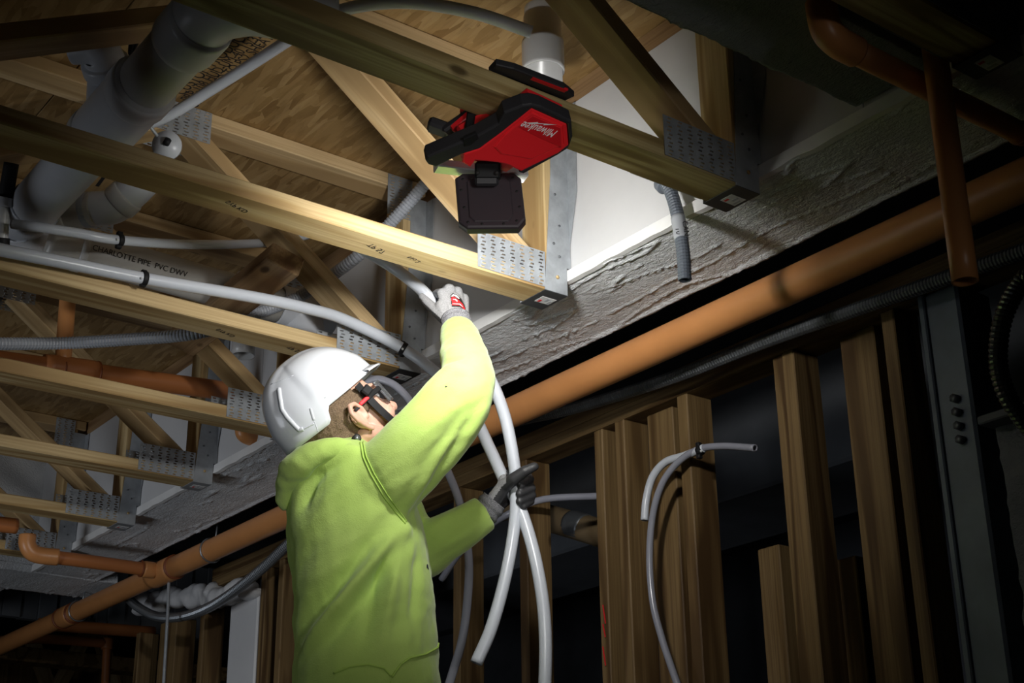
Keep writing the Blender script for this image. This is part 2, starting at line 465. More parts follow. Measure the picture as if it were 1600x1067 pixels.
# ================================================================== THE SETTING
SP = 0.61                                # truss spacing
DECK = 0.560
tag(box('floor', (-9.5, -5, FLOOR - .1), (3.5, 4.2, FLOOR), 'concrete', bev=0), kind='structure')
ceil = empty('ceiling', (-2, -2, DECK)); tag(ceil, kind='structure')
ys = [-4.66, -3.44, -2.22, -1.0, 0.04]
for j in range(4):
    off = (j % 2) * 1.22
    for k in range(5):
        x0 = -8.6 + off + k * 2.44
        box('osb_panel', (x0 + .0015, ys[j] + .0015, DECK), (x0 + 2.4385, ys[j + 1] - .0015, DECK + .018), 'osb', ceil, .001)
# ink print on the subfloor
for i, (txt, px, py, sz) in enumerate((('-5100  4bo0-EM4-A', 352, 66, .036), ('CUSTOM PRODUCT N-224-F', 352, 80, .040), ('PRP-108 HUD-UM-40 15/32 CAT', 356, 97, .034), ('MANUFACTURED TO PS2 SHEATHING', 360, 112, .034))):
    p = onZ(px, py, DECK); q = onZ(px + 30, py - 27, DECK)
    textmesh('panel_print', txt, sz * 1.15, 'print_black', basis(p - Vector((0, 0, .0008)), q - p, (q - p).cross(Vector((0, 0, 1)))), ceil, .0002, sx=.80)
p = onZ(150, 282, DECK); q = onZ(190, 292, DECK)
textmesh('panel_print', 'LTI', .1, 'print_black', basis(p - Vector((0, 0, .0008)), q - p, (q - p).cross(Vector((0, 0, 1)))), ceil, .0002)

wall = empty('wall_right', (-2, 0, 0)); tag(wall, kind='structure')
xs = [-9.3, -7.1, -4.9, -2.72, -.30, .62, 3.0]
for a, b in zip(xs, xs[1:]):
    box('sheathing_panel', (a + .001, 0, .045), (b - .001, .02, .503), 'white_wall', wall, .001)
for a, b in zip(xs, xs[1:]):
    box('rim_board', (a + .001, .004, .505), (b - .001, .042, DECK - .001), 'brown_wood', wall, .001)
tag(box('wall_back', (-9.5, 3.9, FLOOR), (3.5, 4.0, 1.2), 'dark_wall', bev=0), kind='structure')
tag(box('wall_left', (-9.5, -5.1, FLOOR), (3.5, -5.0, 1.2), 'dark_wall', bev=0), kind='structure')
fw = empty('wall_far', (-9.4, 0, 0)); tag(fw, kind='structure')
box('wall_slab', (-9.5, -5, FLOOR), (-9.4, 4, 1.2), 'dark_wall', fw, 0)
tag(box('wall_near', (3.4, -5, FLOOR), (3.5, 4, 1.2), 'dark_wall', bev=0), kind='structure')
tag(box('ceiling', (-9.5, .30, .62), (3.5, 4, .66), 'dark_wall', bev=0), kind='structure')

# ------------------------------------------------------------------ sprayed beam under the truss hangers
def ridged(p, sx, sy, s):
    return 1 - abs(noise.noise(Vector((p[0] * sx + s, p[1] * sy, s * 1.7))))
def spray_grid(name, xa, xb, ya, yb, z, nx, ny, parent, mat, axis='x', amp=1.0, thick=.03, lip=True):
    vs = []; fs = []
    X = np.linspace(xa, xb, nx + 1); Y = np.linspace(ya, yb, ny + 1)
    for j, y in enumerate(Y):
        for x in X:
            q = (x, y) if axis == 'x' else (y, x)
            w = .02 * noise.noise(Vector((q[0] * 5, q[1] * 5, 3.3)))
            f = noise.noise(Vector((q[0] * 110, q[1] * 110, 1.0))) * .0012 + noise.noise(Vector((q[0] * 45, q[1] * 60, 5.0))) * .0010
            f += noise.noise(Vector((q[0] * 9, q[1] * 10, 8.0))) * .0022
            r = ridged((q[0], q[1] + w), 2.2, 16, 4.1); patch = noise.noise(Vector((q[0] * 2.4, q[1] * 7, 11))) > -.05
            if r > .945 and patch: f -= (r - .945) / .055 * .0050
            r2 = ridged((q[0], q[1] * .9 + w), 4.5, 30, 9.4)
            if r2 > .94 and noise.noise(Vector((q[0] * 4, q[1] * 9, 21))) > .12: f -= (r2 - .94) / .06 * .0025
            yy = y
            if j == 0: yy += .006 * noise.noise(Vector((x * 14, 2, 2))); 
            if j == ny: yy += .004 * noise.noise(Vector((x * 18, 7, 2)))
            e = min(abs(y - ya), abs(y - yb))
            if lip and abs(y - yb) < .012: f -= .005
            vs.append((x, yy, z + f * amp))
    n = nx + 1
    for j in range(ny):
        for i in range(nx): fs.append((j * n + i, j * n + i + 1, (j + 1) * n + i + 1, (j + 1) * n + i)[::-1])
    # skirt upwards so the coat has thickness
    b0 = len(vs)
    for j in (0, ny):
        for i in range(n):
            v = vs[j * n + i]; vs.append((v[0], v[1], z + thick))
    for i in range(nx):
        fs.append((i, i + 1, b0 + i + 1, b0 + i)); fs.append((ny * n + i, b0 + n + i, b0 + n + i + 1, ny * n + i + 1))
    o = Vector(vs[0]); me = mesh(name, [Vector(v) - o for v in vs], fs, True)
    return link(name, me, mat, parent, o)
SOF = .037; SW = .272
beam = empty('fireproofed_beam', (-2, .13, SOF), 'long steel beam coated in rough grey fireproofing, below the truss hangers', 'beam')
spray_grid('sprayed_soffit', -2.3, .62, -.004, SW, SOF, 620, 62, beam, 'spray')
spray_grid('sprayed_soffit', -4.66, -2.3, -.004, SW, SOF, 400, 40, beam, 'spray')
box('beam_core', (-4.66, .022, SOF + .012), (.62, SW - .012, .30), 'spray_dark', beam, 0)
# white lip between wall sheathing and spray coat
vs = []; fs = []; N = 500
for i in range(N + 1):
    x = -4.66 + 5.28 * i / N; h = .004 * noise.noise(Vector((x * 16, 0, 5)))
    for yv, zz in ((-.001, .064), (-.012, .062), (-.013, SOF - .003 + h), (.002, SOF - .003 + h)): vs.append((x, yv, zz))
for i in range(N):
    for k in range(4):
        k2 = (k + 1) % 4; fs.append((i * 4 + k, (i + 1) * 4 + k, (i + 1) * 4 + k2, i * 4 + k2))
fs += [(3, 2, 1, 0), (N * 4, N * 4 + 1, N * 4 + 2, N * 4 + 3)]
link('white_ledge_strip', mesh('white_ledge_strip', vs, fs, False), 'white_ledge', beam)

# cross beam between the two nearest trusses
cb = empty('fireproofed_cross_beam', (-.21, -1.2, .07), 'dark sprayed cross beam beside the truss that carries the work light', 'beam')
def cross(name, x0, x1, z, ztop, y0, y1, parent, mat, side, nx=40):
    vs0 = spray_grid(name, y0, y1, x0, x1, z, int((y1 - y0) / .008), nx, parent, mat, 'y', 1.0, .03, False)
    me = vs0.data; o = vs0.location
    # swap axes: grid was laid with X = world Y
    P = WM[parent.name].translation + o
    for v in me.vertices:
        wx, wy, wz = v.co + P; v.co = Vector((wy, wx, wz))
    me.flip_normals(); vs0.matrix_local = WM[parent.name].inverted()
    box('beam_web', (x0 + .004, y0, z + .012), (x1 - .002, y1, ztop), side, parent, 0)
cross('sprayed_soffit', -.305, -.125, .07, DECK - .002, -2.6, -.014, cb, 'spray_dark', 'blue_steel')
cf = empty('fireproofed_cross_beam', (-5.0, -1.2, .035), 'far sprayed cross beam beyond the last truss', 'beam')
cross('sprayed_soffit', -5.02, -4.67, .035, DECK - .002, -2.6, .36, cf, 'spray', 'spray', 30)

# ================================================================== FLOOR TRUSSES
CH = .0445; TH = .038; PW = .19; PH = .088
def plate_mesh(w, h, cols, rows, sw, sh):
    vs = []; fs = []
    def quad(x0, y0, x1, y1, z=0.0):
        b = len(vs); vs.extend([(x0, y0, z), (x1, y0, z), (x1, y1, z), (x0, y1, z)]); fs.append((b, b + 1, b + 2, b + 3))
    cw, chh = w / cols, h / rows
    for c in range(cols):
        for r in range(rows):
            x0, x1 = c * cw, (c + 1) * cw; y0, y1 = r * chh, (r + 1) * chh
            mx = (x0 + x1) / 2 + (.0018 if r % 2 else -.0018); my = (y0 + y1) / 2
            a, b_, p, q = mx - sw / 2, mx + sw / 2, my - sh / 2, my + sh / 2
            quad(x0, y0, x1, p); quad(x0, q, x1, y1); quad(x0, p, a, q); quad(b_, p, x1, q)
            b = len(vs); vs.extend([(a, q, 0), (b_, q, 0), (b_, q - .0006, -.0022), (a, q - .0006, -.0022)]); fs.append((b, b + 3, b + 2, b + 1))
            b = len(vs); vs.extend([(a, p, 0), (a, q, 0), (a + .002, q, .0016), (a + .002, p, .0016)]); fs.append((b, b + 3, b + 2, b + 1))
    # rim
    for (x0, y0, x1, y1) in ((0, 0, w, 0), (w, 0, w, h), (w, h, 0, h), (0, h, 0, 0)):
        b = len(vs); vs.extend([(x0, y0, 0), (x1, y1, 0), (x1, y1, -.0012), (x0, y0, -.0012)]); fs.append((b, b + 3, b + 2, b + 1))
    return mesh('gusset_plate', vs, fs)
PM = plate_mesh(PW, PH, 7, 10, .0125, .0042)
PM2 = plate_mesh(.16, .088, 6, 10, .0125, .0042)
PM3 = plate_mesh(.078, .122, 3, 14, .0125, .0042)
for m_ in (PM, PM2, PM3): m_.materials.append(MATS['galvanised'])
def put_plate(parent, me, X, y0, z0, near=True):
    M = basis((X + (CH + .0028), y0, z0), (0, 1, 0), (0, 0, 1)) if near else basis((X - (CH + .0028), y0 + (PW if me is PM else .16), z0), (0, -1, 0), (0, 0, 1))
    return link('gusset_plate', me, None, parent, matrix=M)
Y0 = -3.4; NODE = -.72; BOT2 = -1.62
tr_labels = {0: 'nearest wooden floor truss, dark, at the upper right corner',
             1: 'wooden floor truss with the red work light clamped on',
             2: 'brightly lit wooden floor truss just above the raised glove',
             3: 'wooden floor truss with the white tube strapped along it, behind the glove',
             4: 'wooden floor truss ending behind the white helmet',
             5: 'wooden floor truss, first one left of the helmet',
             6: 'wooden floor truss, second one left of the helmet',
             7: 'farthest wooden floor truss, low at the left edge'}
def truss(n):
    X = -SP * n
    t = empty('floor_truss', (X, Y0, 0), tr_labels[n], 'truss', 'floor trusses side by side overhead')
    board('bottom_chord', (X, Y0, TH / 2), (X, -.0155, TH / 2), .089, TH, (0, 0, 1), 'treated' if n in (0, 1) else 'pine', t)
    board('top_chord', (X, Y0, .540), (X, -.003, .540), .089, TH, (0, 0, 1), 'pine_pale', t)
    board('end_post', (X, -.055, .038), (X, -.055, .521), .089, TH, (0, 1, 0), 'pine', t)
    def web(ya, za, yb, zb):
        d = Vector((0, yb - ya, zb - za)).normalized(); nrm = Vector((1, 0, 0)).cross(d)
        board('web', (X, ya, za), (X, yb, zb), .0885, TH, nrm, 'pine_pale', t)
    web(-.105, .060, NODE + .012, .508)
    web(NODE - .03, .508, BOT2 + .03, .052)
    web(BOT2 - .03, .052, -2.19, .508)
    web(-2.25, .508, -2.95, .052)
    put_plate(t, PM, X, -.268, .003); put_plate(t, PM, X, -.275, .003, False)
    put_plate(t, PM2, X, NODE - .09, .468); put_plate(t, PM2, X, NODE - .09, .468, False)
    put_plate(t, PM2, X, BOT2 - .08, .003)
    link('gusset_plate', PM3, None, t, matrix=basis((X + (CH + .0028), -.128, .432), (0, 1, 0), (0, 0, 1)))
    return t
for n in range(8): truss(n)

# lumber stamps on the lit chords
def stamp(n, y, txt, size, face='bottom'):
    X = -SP * n
    tr = [o for o in bpy.data.objects if o.name.startswith('floor_truss')][n]
    ch_ = [c for c in tr.children if c.name.startswith('bottom_chord')][0]
    textmesh('lumber_stamp', txt, size, 'print_black', basis((X, y, -.0006), (-.35, 1, 0), (-1, 0, 0)), ch_, .0001)
stamp(2, -.83, 'SYP KD', .018); stamp(2, -.50, 'TP 57', .022); stamp(2, -.405, 'No.2', .018); stamp(3, -.55, 'SYP KD', .018); stamp(3, -.36, 'TP 57', .02)

# ------------------------------------------------------------------ joist hangers
hg_labels = {0: 'shaded steel joist hanger in the upper right corner', 1: 'shaded steel joist hanger beside the corrugated conduit stub',
             2: 'bright galvanised joist hanger right of the raised glove', 3: 'grey joist hanger behind the raised forearm',
             4: 'joist hanger mostly hidden behind the white helmet', 5: 'joist hanger first to the left of the helmet',
             6: 'joist hanger second to the left of the helmet', 7: 'farthest joist hanger, above the orange branch pipe'}
def poly_sheet(name, pts, nrm, th, mat, parent, o):
    pts = [Vector(p) - Vector(o) for p in pts]; nrm = Vector(nrm) * th; n = len(pts)
    vs = pts + [p + nrm for p in pts]; fs = [tuple(range(n)), tuple(range(2 * n - 1, n - 1, -1))] + [(i, i + n, (i + 1) % n + n, (i + 1) % n) for i in range(n)]
    me = mesh(name, vs, fs); bm = bmesh.new(); bm.from_mesh(me); bmesh.ops.recalc_face_normals(bm, faces=bm.faces); bm.to_mesh(me); bm.free()
    return link(name, me, mat, parent, o)
for n in range(8):
    X = -SP * n; h = empty('joist_hanger', (X, 0, -.004), hg_labels[n], 'hanger', 'joist hangers along the white wall')
    gm = 'galvanised'
    for s in (1, -1):
        xx = X + s * (CH + .0012)
        poly_sheet('side_flange', [(xx, -.080, -.003), (xx, -.014, -.003), (xx, -.014, .066), (xx, -.002, .066), (xx, -.002, .505), (xx, -.052, .505), (xx, -.056, .30)], (s, 0, 0), .0018, gm, h, (xx, -.04, 0))
        poly_sheet('wall_flange', [(xx, -.003, .115), (xx + s * .034, -.003, .26), (xx + s * .038, -.003, .50), (xx, -.003, .50)], (0, -1, 0), .0018, gm, h, (xx, -.003, .2))
    box('seat', (X - CH - .003, -.080, -.0048), (X + CH + .003, -.014, -.003), 'hanger_seat_shaded' if n < 4 else 'galvanised', h, .0004)
    st = box('label_sticker', (X - .016, -.062, -.0054), (X + .016, -.022, -.0048), 'label_white', h, 0)
    for i in range(3): box('printed_bar', (X - (.013, .004, .013)[i], -.056 + i * .012, -.0058), (X + (-.002, .012, .006)[i], -.050 + i * .012 + (.001 if i == 1 else 0), -.0054), 'red_dark' if i == 0 else 'tape_grey', st, 0)
    for i, (yy, zz) in enumerate(((-.043, .036), (-.036, .09), (-.052, .12), (-.034, .17), (-.045, .25))):
        p = Vector((X + CH + .003, yy, zz)); tube('nail_head', [p, p + Vector((.0022, 0, 0))], .0045 if i == 0 else .003, 'dark_steel' if i else 'pine', h, 10, raw=True)

# ================================================================== WORK LIGHT clamped on the second truss
lamp = empty('work_light', (-.60, -.585, 0), 'red and black battery work light clamped under the truss', 'work light')
def grow(poly, d):
    cx = sum(p[0] for p in poly) / len(poly); cy = sum(p[1] for p in poly) / len(poly); out = []
    for x, y in poly:
        l = math.hypot(x - cx, y - cy); out.append((x + (x - cx) / l * d, y + (y - cy) / l * d))
    return out
# underside plane of the lamp, tipped a little towards the near side
LP0 = onZ(830, 167, -.058); LN = Vector((.27, 0, -1)).normalized(); LMx = basis(LP0, (-1, 0, -.27), (0, -1, 0))   # local x: rearwards, y: along the truss, z: inwards (up)
LMi = LMx.inverted()
def lz(zx, zy): return 650 + zx / 3.556, 80 + zy / 3.556
def lpl(zx, zy, h=0.0):                       # zoom pixel -> local coordinates on the lamp plane (h = height above it)
    px, py = lz(zx, zy); d = at(px, py, 1) - Vector(CAM); t_ = (LP0 - LN * h - Vector(CAM)).dot(LN) / d.dot(LN)
    q = LMi @ (Vector(CAM) + d * t_); return (q.x, q.y)
def lprism(name, zpts, z0, z1, mat, bev=.003, h=0.0, seg=2, parent=lamp):
    return link(name, bm_mesh(name, prism_bm([lpl(a, b, h) for a, b in zpts], z0, z1, bev, seg)), mat, parent, matrix=LMx)
LMs = LMx.to_3x3()
cz = [(640, 306), (836, 396), (847, 515), (790, 560), (582, 662), (505, 625), (450, 612), (330, 600), (300, 640), (255, 612), (262, 560), (352, 530), (470, 440)]
lprism('housing', cz, .004, .046, 'red_plastic', .004)
lprism('cover', cz, -.004, .006, 'red_plastic', .004)
lprism('cover_step', [(640, 325), (812, 402), (820, 506), (640, 590), (470, 560), (430, 520), (490, 450)], -.006, -.002, 'red_plastic', .003)
lprism('logo_field', [(645, 345), (800, 412), (805, 520), (690, 470), (560, 405)], -.0068, -.005, 'red_dark', .0006, 0, 1)
lprism('bumper', [(52, 602), (60, 578), (242, 500), (340, 460), (455, 395), (488, 332), (590, 292), (640, 286), (695, 300), (862, 380), (868, 470), (850, 520), (838, 400), (640, 312), (472, 446), (352, 534), (250, 566), (108, 636), (66, 622)], -.004, .026, 'black_rubber', .0035)
lprism('bumper', [(852, 512), (846, 532), (792, 568), (596, 676), (572, 668), (590, 652), (790, 552)], -.003, .022, 'black_rubber', .003)
lprism('bumper_clip', [(262, 470), (330, 440), (345, 470), (300, 505), (268, 510)], -.008, .0, 'black_plastic', .002)
def flatZ(name, poly, z0, z1, mat, bev=.004, parent=lamp, seg=2):
    c = Vector((sum(p[0] for p in poly) / len(poly), sum(p[1] for p in poly) / len(poly), z0))
    bm = prism_bm([(x - c.x, y - c.y) for x, y in poly], 0, z1 - z0, bev, seg)
    return link(name, bm_mesh(name, bm), mat, parent, c)
def strip(name, pts, hw, z0, z1, mat, closed=False):
    L = []; R_ = []
    for i, p in enumerate(pts):
        a = Vector(pts[max(0, i - 1)]); b = Vector(pts[min(len(pts) - 1, i + 1)]); d = (b - a).normalized(); nn = Vector((-d.y, d.x))
        w = hw[i] if isinstance(hw, (list, tuple)) else hw
        L.append((p[0] + nn.x * w, p[1] + nn.y * w)); R_.append((p[0] - nn.x * w, p[1] - nn.y * w))
    return flatZ(name, L + R_[::-1], z0, z1, mat, .003)
# jaws: the lower one is the housing, the upper one lies on top of the chord
strip('upper_jaw', [(-.565, -.672), (-.560, -.64), (-.558, -.53), (-.564, -.500)], [.014, .017, .017, .012], .040, .055, 'black_rubber')
strip('jaw_pad', [(-.549, -.600), (-.547, -.520)], .006, .0395, .046, 'red_dark')
box('jaw_bridge', (-.69, -.64, .040), (-.565, -.53, .054), 'black_plastic', lamp, .003)
box('spine', (-.715, -.64, -.055), (-.672, -.53, .054), 'red_plastic', lamp, .005)
# squeeze lever at the rear
hl = [at(672, 196, 2.66), at(700, 207, 2.655), at(735, 185, 2.64), at(752, 168, 2.63)]
def bar(name, pts, r, mat, parent=lamp, seg=8, k=None):
    path = spline(pts, 5); o = path[0].copy(); vs, fs = tube_data([p - o for p in path], r, seg)
    return link(name, mesh(name, vs, fs, False), mat, parent, o)
lev = board('lever', at(669, 193, 2.66), at(702, 205, 2.66), .034, .020, (0, 0, 1), 'black_rubber', lamp, .005)
board('lever', at(695, 208, 2.655), at(755, 166, 2.64), .030, .016, (0, 0, 1), 'black_rubber', lamp, .004)
board('lever_insert', at(708, 204, 2.64), at(736, 180, 2.63), .018, .016, (0, 0, 1), 'red_plastic', lamp, .003)
board('lever_arm', at(738, 172, 2.625), at(731, 222, 2.60), .028, .016, U, 'black_plastic', lamp, .003)
board('neck', at(722, 218, 2.62), at(772, 190, 2.62), .040, .045, (0, 0, 1), 'red_plastic', lamp, .006)
board('neck_bolt', at(736, 177, 2.612), at(741, 181, 2.612), .006, .006, U, 'dark_steel', lamp, .001)
# aluminium bar with printed tag behind the hinge
board('heat_sink', at(680, 259, 2.665), at(822, 275, 2.72), .030, .016, (0, 0, 1), 'aluminium', lamp, .002)
# hinge
board('hinge_block', at(742, 268, 2.655), at(782, 268, 2.655), .040, .032, V, 'black_plastic', lamp, .004)
board('hinge_cap', at(742, 283, 2.645), at(779, 283, 2.645), .016, .018, V, 'black_rubber', lamp, .004)
for px in (746, 776):
    p = at(px, 270, 2.632); tube('hinge_screw', [p, p - W * .003], .004, 'print_black', lamp, 10, raw=True)
# LED head : a flat octagonal pad; its back faces the camera, the emitter faces the worker
pc = at(765, 318, 2.66)
PX = Vector((.6, .8, 0)).normalized(); PYv = Vector((0, 0, 1)); PN = PX.cross(PYv)     # PN points back to the viewer's side
tilt = Matrix.Rotation(math.radians(-6), 4, PX); PYv = (tilt @ PYv).normalized(); PN = PX.cross(PYv)
HM = basis(pc, PX, PYv)
hw_, hh_ = .0625, .060
oct_ = [(-hw_ + .012, hh_), (hw_ - .016, hh_), (hw_ - .004, hh_ - .012), (hw_ + .003, -hh_ + .018), (hw_ - .010, -hh_), (-hw_ + .022, -hh_), (-hw_ + .006, -hh_ + .014), (-hw_ - .001, hh_ - .010)]
head = link('led_head', bm_mesh('led_head', prism_bm(oct_, -.012, .012, .005, 2)), 'lamp_back', lamp, matrix=HM)
link('back_panel', bm_mesh('back_panel', prism_bm([(x * .66, y * .80) for x, y in oct_], .011, .0145, .002, 1)), 'lamp_back', head, matrix=HM)
for x, y in ((-.050, .046), (.044, .048), (-.053, .022), (.051, .018), (-.047, -.016), (.056, -.016), (-.040, -.048), (-.014, -.052), (.026, -.052), (.050, -.046)):
    q = pc + PX * x * .98 + PYv * y + PN * .0115; tube('screw', [q, q + PN * .0012], .0026, 'print_black', head, 8, raw=True)
link('lens', bm_mesh('lens', prism_bm([(x * .84, y * .84) for x, y in oct_], -.0145, -.0115, .001, 1)), 'led', lamp, matrix=HM)
# lamp's own light
ld = bpy.data.lights.new('work_light_beam', 'AREA'); ld.energy = 7.4; ld.color = (1, .99, .965); ld.shape = 'RECTANGLE'; ld.size = .10; ld.size_y = .095
lo = bpy.data.objects.new('work_light_beam', ld); COL.objects.link(lo)
lo.location = pc - PN * .018; ld.spread = math.radians(132); lo.rotation_euler = Vector((-.85, .5, .10)).to_track_quat('-Z', 'Y').to_euler()
# logo, printed upside down on the lamp's underside
def lw3(zx, zy, h): x, y = lpl(zx, zy, h); return LMx @ Vector((x, y, h))
lh = -.0074
lx = lw3(770, 470, lh) - lw3(610, 425, lh); ly = lw3(700, 400, lh) - lw3(690, 445, lh)
textmesh('logo_print', 'Milwaukee', .0265, 'print_white', basis(lw3(684, 434, lh), -lx, -ly), lamp, .0002, .3, sx=.62)
zb = [(605, 398), (680, 394), (676, 399), (785, 408), (706, 411), (711, 405), (640, 404)]
bm = bmesh.new(); bm.faces.new([bm.verts.new((*lpl(a, b, lh), lh)) for a, b in zb])
link('logo_bolt', bm_mesh('logo_bolt', bm), 'print_white', lamp, matrix=LMx)

# ================================================================== DRAIN PIPES
R4 = .057
dz = .2; dy = -1.052
A0, A1 = onZ(318, 22, dz), onZ(20, 362, dz)
dp = empty('drain_pipe', A1, 'large grey plastic drain pipe with wye fittings, upper left', 'pipe')
far = Vector((-1.98, dy + .012, dz)); near = Vector((-.95, dy, dz))
tube('pipe_run', [near, far], R4, 'pvc_grey', dp, 28)
def hub(c, ax, r, h, mat='pvc_grey', parent=dp): return ring('coupling', c, ax, r, h, mat, parent, .006, 28)
axd = far - near
def alongX(x): return near.lerp(far, (x - near.x) / (far.x - near.x))
hub(alongX(-1.33), axd, R4 + .008, .26); hub(alongX(-1.235), axd, R4 + .012, .05); hub(alongX(-1.455), axd, R4 + .010, .03, 'pvc_white')
hub(alongX(-.99), axd, R4 + .008, .09)
hub(alongX(-1.845), axd, R4 + .004, .03, 'ent_light'); 
# wye branch with elbow
wb = alongX(-1.40)
tube('wye_branch', [wb, at(172, 122, 3.02), at(163, 96, 2.99)], .047, 'pvc_grey', dp, 24)
tube('elbow', [at(166, 102, 2.995), at(158, 82, 2.97), at(140, 76, 2.965), at(112, 80, 2.97)], lambda i, t: .044 - .016 * t, 'pvc_grey', dp, 24)
hub(at(166, 104, 2.995), at(163, 96, 2.99) - at(172, 122, 3.02), .050, .03)
# top bend that turns along the trusses
tube('elbow', [near + Vector((-.03, 0, 0)), near + Vector((.03, .005, .01)), near + Vector((.075, .05, .02)), near + Vector((.085, .12, .035)), near + Vector((.085, .20, .06))], R4 + .004, 'pvc_grey', dp, 28)
# lower wye and side branch that climbs behind the truss
jj = alongX(-1.93)
tube('wye_body', [jj, at(36, 352, 3.42), at(20, 400, 3.50)], R4 + .004, 'pvc_grey', dp, 28)
tube('side_branch', [at(40, 350, 3.42), at(70, 335, 3.41), at(120, 331, 3.40), at(150, 326, 3.39)], .040, 'pvc_tan', dp, 24)
tube('side_branch', [at(140, 327, 3.395), at(178, 322, 3.39), at(205, 300, 3.385), at(226, 279, 3.38), at(240, 263, 3.38)], .041, 'pvc_grey', dp, 24)
hub(at(96, 332, 3.405), at(120, 331, 3.40) - at(70, 335, 3.41), .045, .03, 'pvc_tan'); hub(at(192, 312, 3.387), at(225, 280, 3.38) - at(178, 322, 3.39), .0445, .035, 'pvc_white')
hub(at(137, 328, 3.397), at(150, 326, 3.39) - at(120, 331, 3.4), .0425, .02, 'ent_light')

hp = empty('waste_pipe', onX(70, 372, -2.1), 'horizontal pale grey waste pipe behind the strapped white tube', 'pipe')
P0, P1 = onX(55, 370, -2.10), onX(440, 478, -2.10)
tube('pipe_run', [P0, P1], .050, 'pvc_tan', hp, 28)
ax = P1 - P0
ring('coupling', P0 + ax * .10, ax, .057, .09, 'pvc_tan', hp, .006, 28); ring('coupling', P0 + ax * .165, ax, .060, .02, 'pvc_white', hp, .006, 28)
tube('elbow', [P1 - ax * .02, P1 + ax * .05, P1 + ax * .09 + Vector((0, 0, -.02)), P1 + ax * .11 + Vector((0, 0, -.07)), P1 + ax * .11 + Vector((0, 0, -.11))], .056, 'pvc_grey', hp, 28, .005)
mpt = onX(185, 405, -2.05)
textmesh('pipe_print', '- 4 in. CHARLOTTE PIPE  PVC DWV', .020, 'print_black', basis(onX(205, 404, -2.048), onX(260, 420, -2.048) - onX(205, 404, -2.048), V), hp, .0002)
vp = empty('vent_stub', onX(848, 118, -.95), 'upright white plastic pipe stub with coupling behind the work light', 'pipe')
b0 = onX(849, 112, -.95)
tube('pipe_run', [b0 + Vector((0, 0, .01)), Vector((b0.x, b0.y, DECK + .01))], .040, 'pvc_white', vp, 28)
tube('coupling', [b0, b0 + Vector((0, 0, .075))], .047, 'pvc_white', vp, 28, .005, raw=False)
tube('drain_stub', [onX(380, 556, -2.6) + Vector((0, 0, DECK - onX(380, 556, -2.6).z)), onX(380, 556, -2.6)], .036, 'pvc_white', empty('stub_pipe', onX(380, 556, -2.6), 'pale plastic pipe stub ending above and left of the helmet', 'pipe'), 22, .004)
# condensate fitting at the left edge
fit = empty('tee_fitting', at(8, 300, 3.30), 'black and white tee fitting at the left edge, on the white tube', 'fitting')
tube('riser', [at(18, 255, 3.3), at(8, 312, 3.3)], .017, 'black_plastic', fit, 16); tube('collar', [at(8, 308, 3.3), at(5, 322, 3.3)], .024, 'pvc_grey', fit, 18)
tube('riser', [at(5, 320, 3.3), at(2, 384, 3.3)], .015, 'pvc_white', fit, 16); tube('collar', [at(2, 372, 3.3), at(1, 398, 3.3)], .019, 'black_plastic', fit, 16)
# vent cap disc
cap = empty('cleanout_plug', at(263, 227, 3.36), 'round grey cleanout plug beside the drain pipe', 'plug')
tube('disc', [at(262, 228, 3.36), at(262, 228, 3.36) - W * .012], .034, 'pvc_grey', cap, 28, raw=True); tube('cap_knob', [at(259, 225, 3.347), at(263, 218, 3.34)], .008, 'black_plastic', cap, 12, raw=True)
tag(tube('band_iron', [at(200, 200, 3.3), at(225, 190, 3.32), at(246, 212, 3.35)], .004, 'galvanised', None, 8), 'twisted metal strap between the drain pipe and its cap', 'strap')
tag(tube('pipe_strap', [at(207, 52, 2.95), at(205, 85, 2.98), at(216, 58, 2.96), at(222, 62, 2.97)], .006, 'black_plastic', None, 8), 'black strap hooked on the upper drain pipe', 'strap')

# ================================================================== WHITE WATER TUBES
RX = .0143
def tb(name, pts, r, mat, label, cat='tube', wall=.003, group=None, seg=14):
    return tag(tube(name, pts, r, mat, None, seg, wall), label, cat, group)
tb('water_tube', [at(150, 222, 3.36), at(190, 207, 3.36), at(260, 182, 3.36), at(330, 140, 3.36), at(400, 96, 3.3), at(455, 60, 3.2), at(505, 28, 3.1), at(560, 10, 3.02), at(640, 4, 2.98), at(740, 20, 2.98), at(830, 50, 3.0)], RX * .95, 'pex', 'white water tube passing over the lamp truss to the vent pipe')
tg = tb('water_tube', [onX(20, 350, -1.80), onX(60, 355, -1.75), onX(120, 364, -1.73), onX(185, 375, -1.73), onX(300, 382, -1.76), onX(415, 379, -1.90), onX(480, 368, -2.0)], RX * .80, 'pex', 'thin white water tube behind the big strapped one')
Hpts = [onX(-60, 375, -1.745), onX(0, 390, -1.745), onX(100, 410, -1.745), onX(225, 435, -1.748), onX(400, 465, -1.748), onX(480, 482, -1.748), onX(540, 500, -1.745), onX(630, 545, -1.73), at(690, 590, 3.66), at(735, 640, 3.56), at(765, 700, 3.47), at(789, 752, 3.395), at(815, 800, 3.36), at(838, 880, 3.30), at(851, 970, 3.24), at(851, 1075, 3.16), at(840, 1200, 3.08)]
tb('water_tube', Hpts, RX * 1.02, 'pex', 'long white water tube strapped along the truss and hanging to the front')
tb('water_tube', [(-1.285, -1.5, .060), (-1.285, -1.0, .060), (-1.30, -.72, .075), at(500, 345, 3.36), at(560, 385, 3.42), at(610, 415, 3.42), at(650, 445, 3.385), at(675, 470, 3.335), at(698, 494, 3.36), at(722, 530, 3.37), at(752, 570, 3.38), at(772, 605, 3.385), at(790, 655, 3.385), at(802, 715, 3.37), at(806, 760, 3.365), at(804, 820, 3.35), at(790, 900, 3.30), at(768, 980, 3.25), at(744, 1036, 3.22)], RX, 'pex', 'white tube held in both gloved hands, its cut end hanging free')
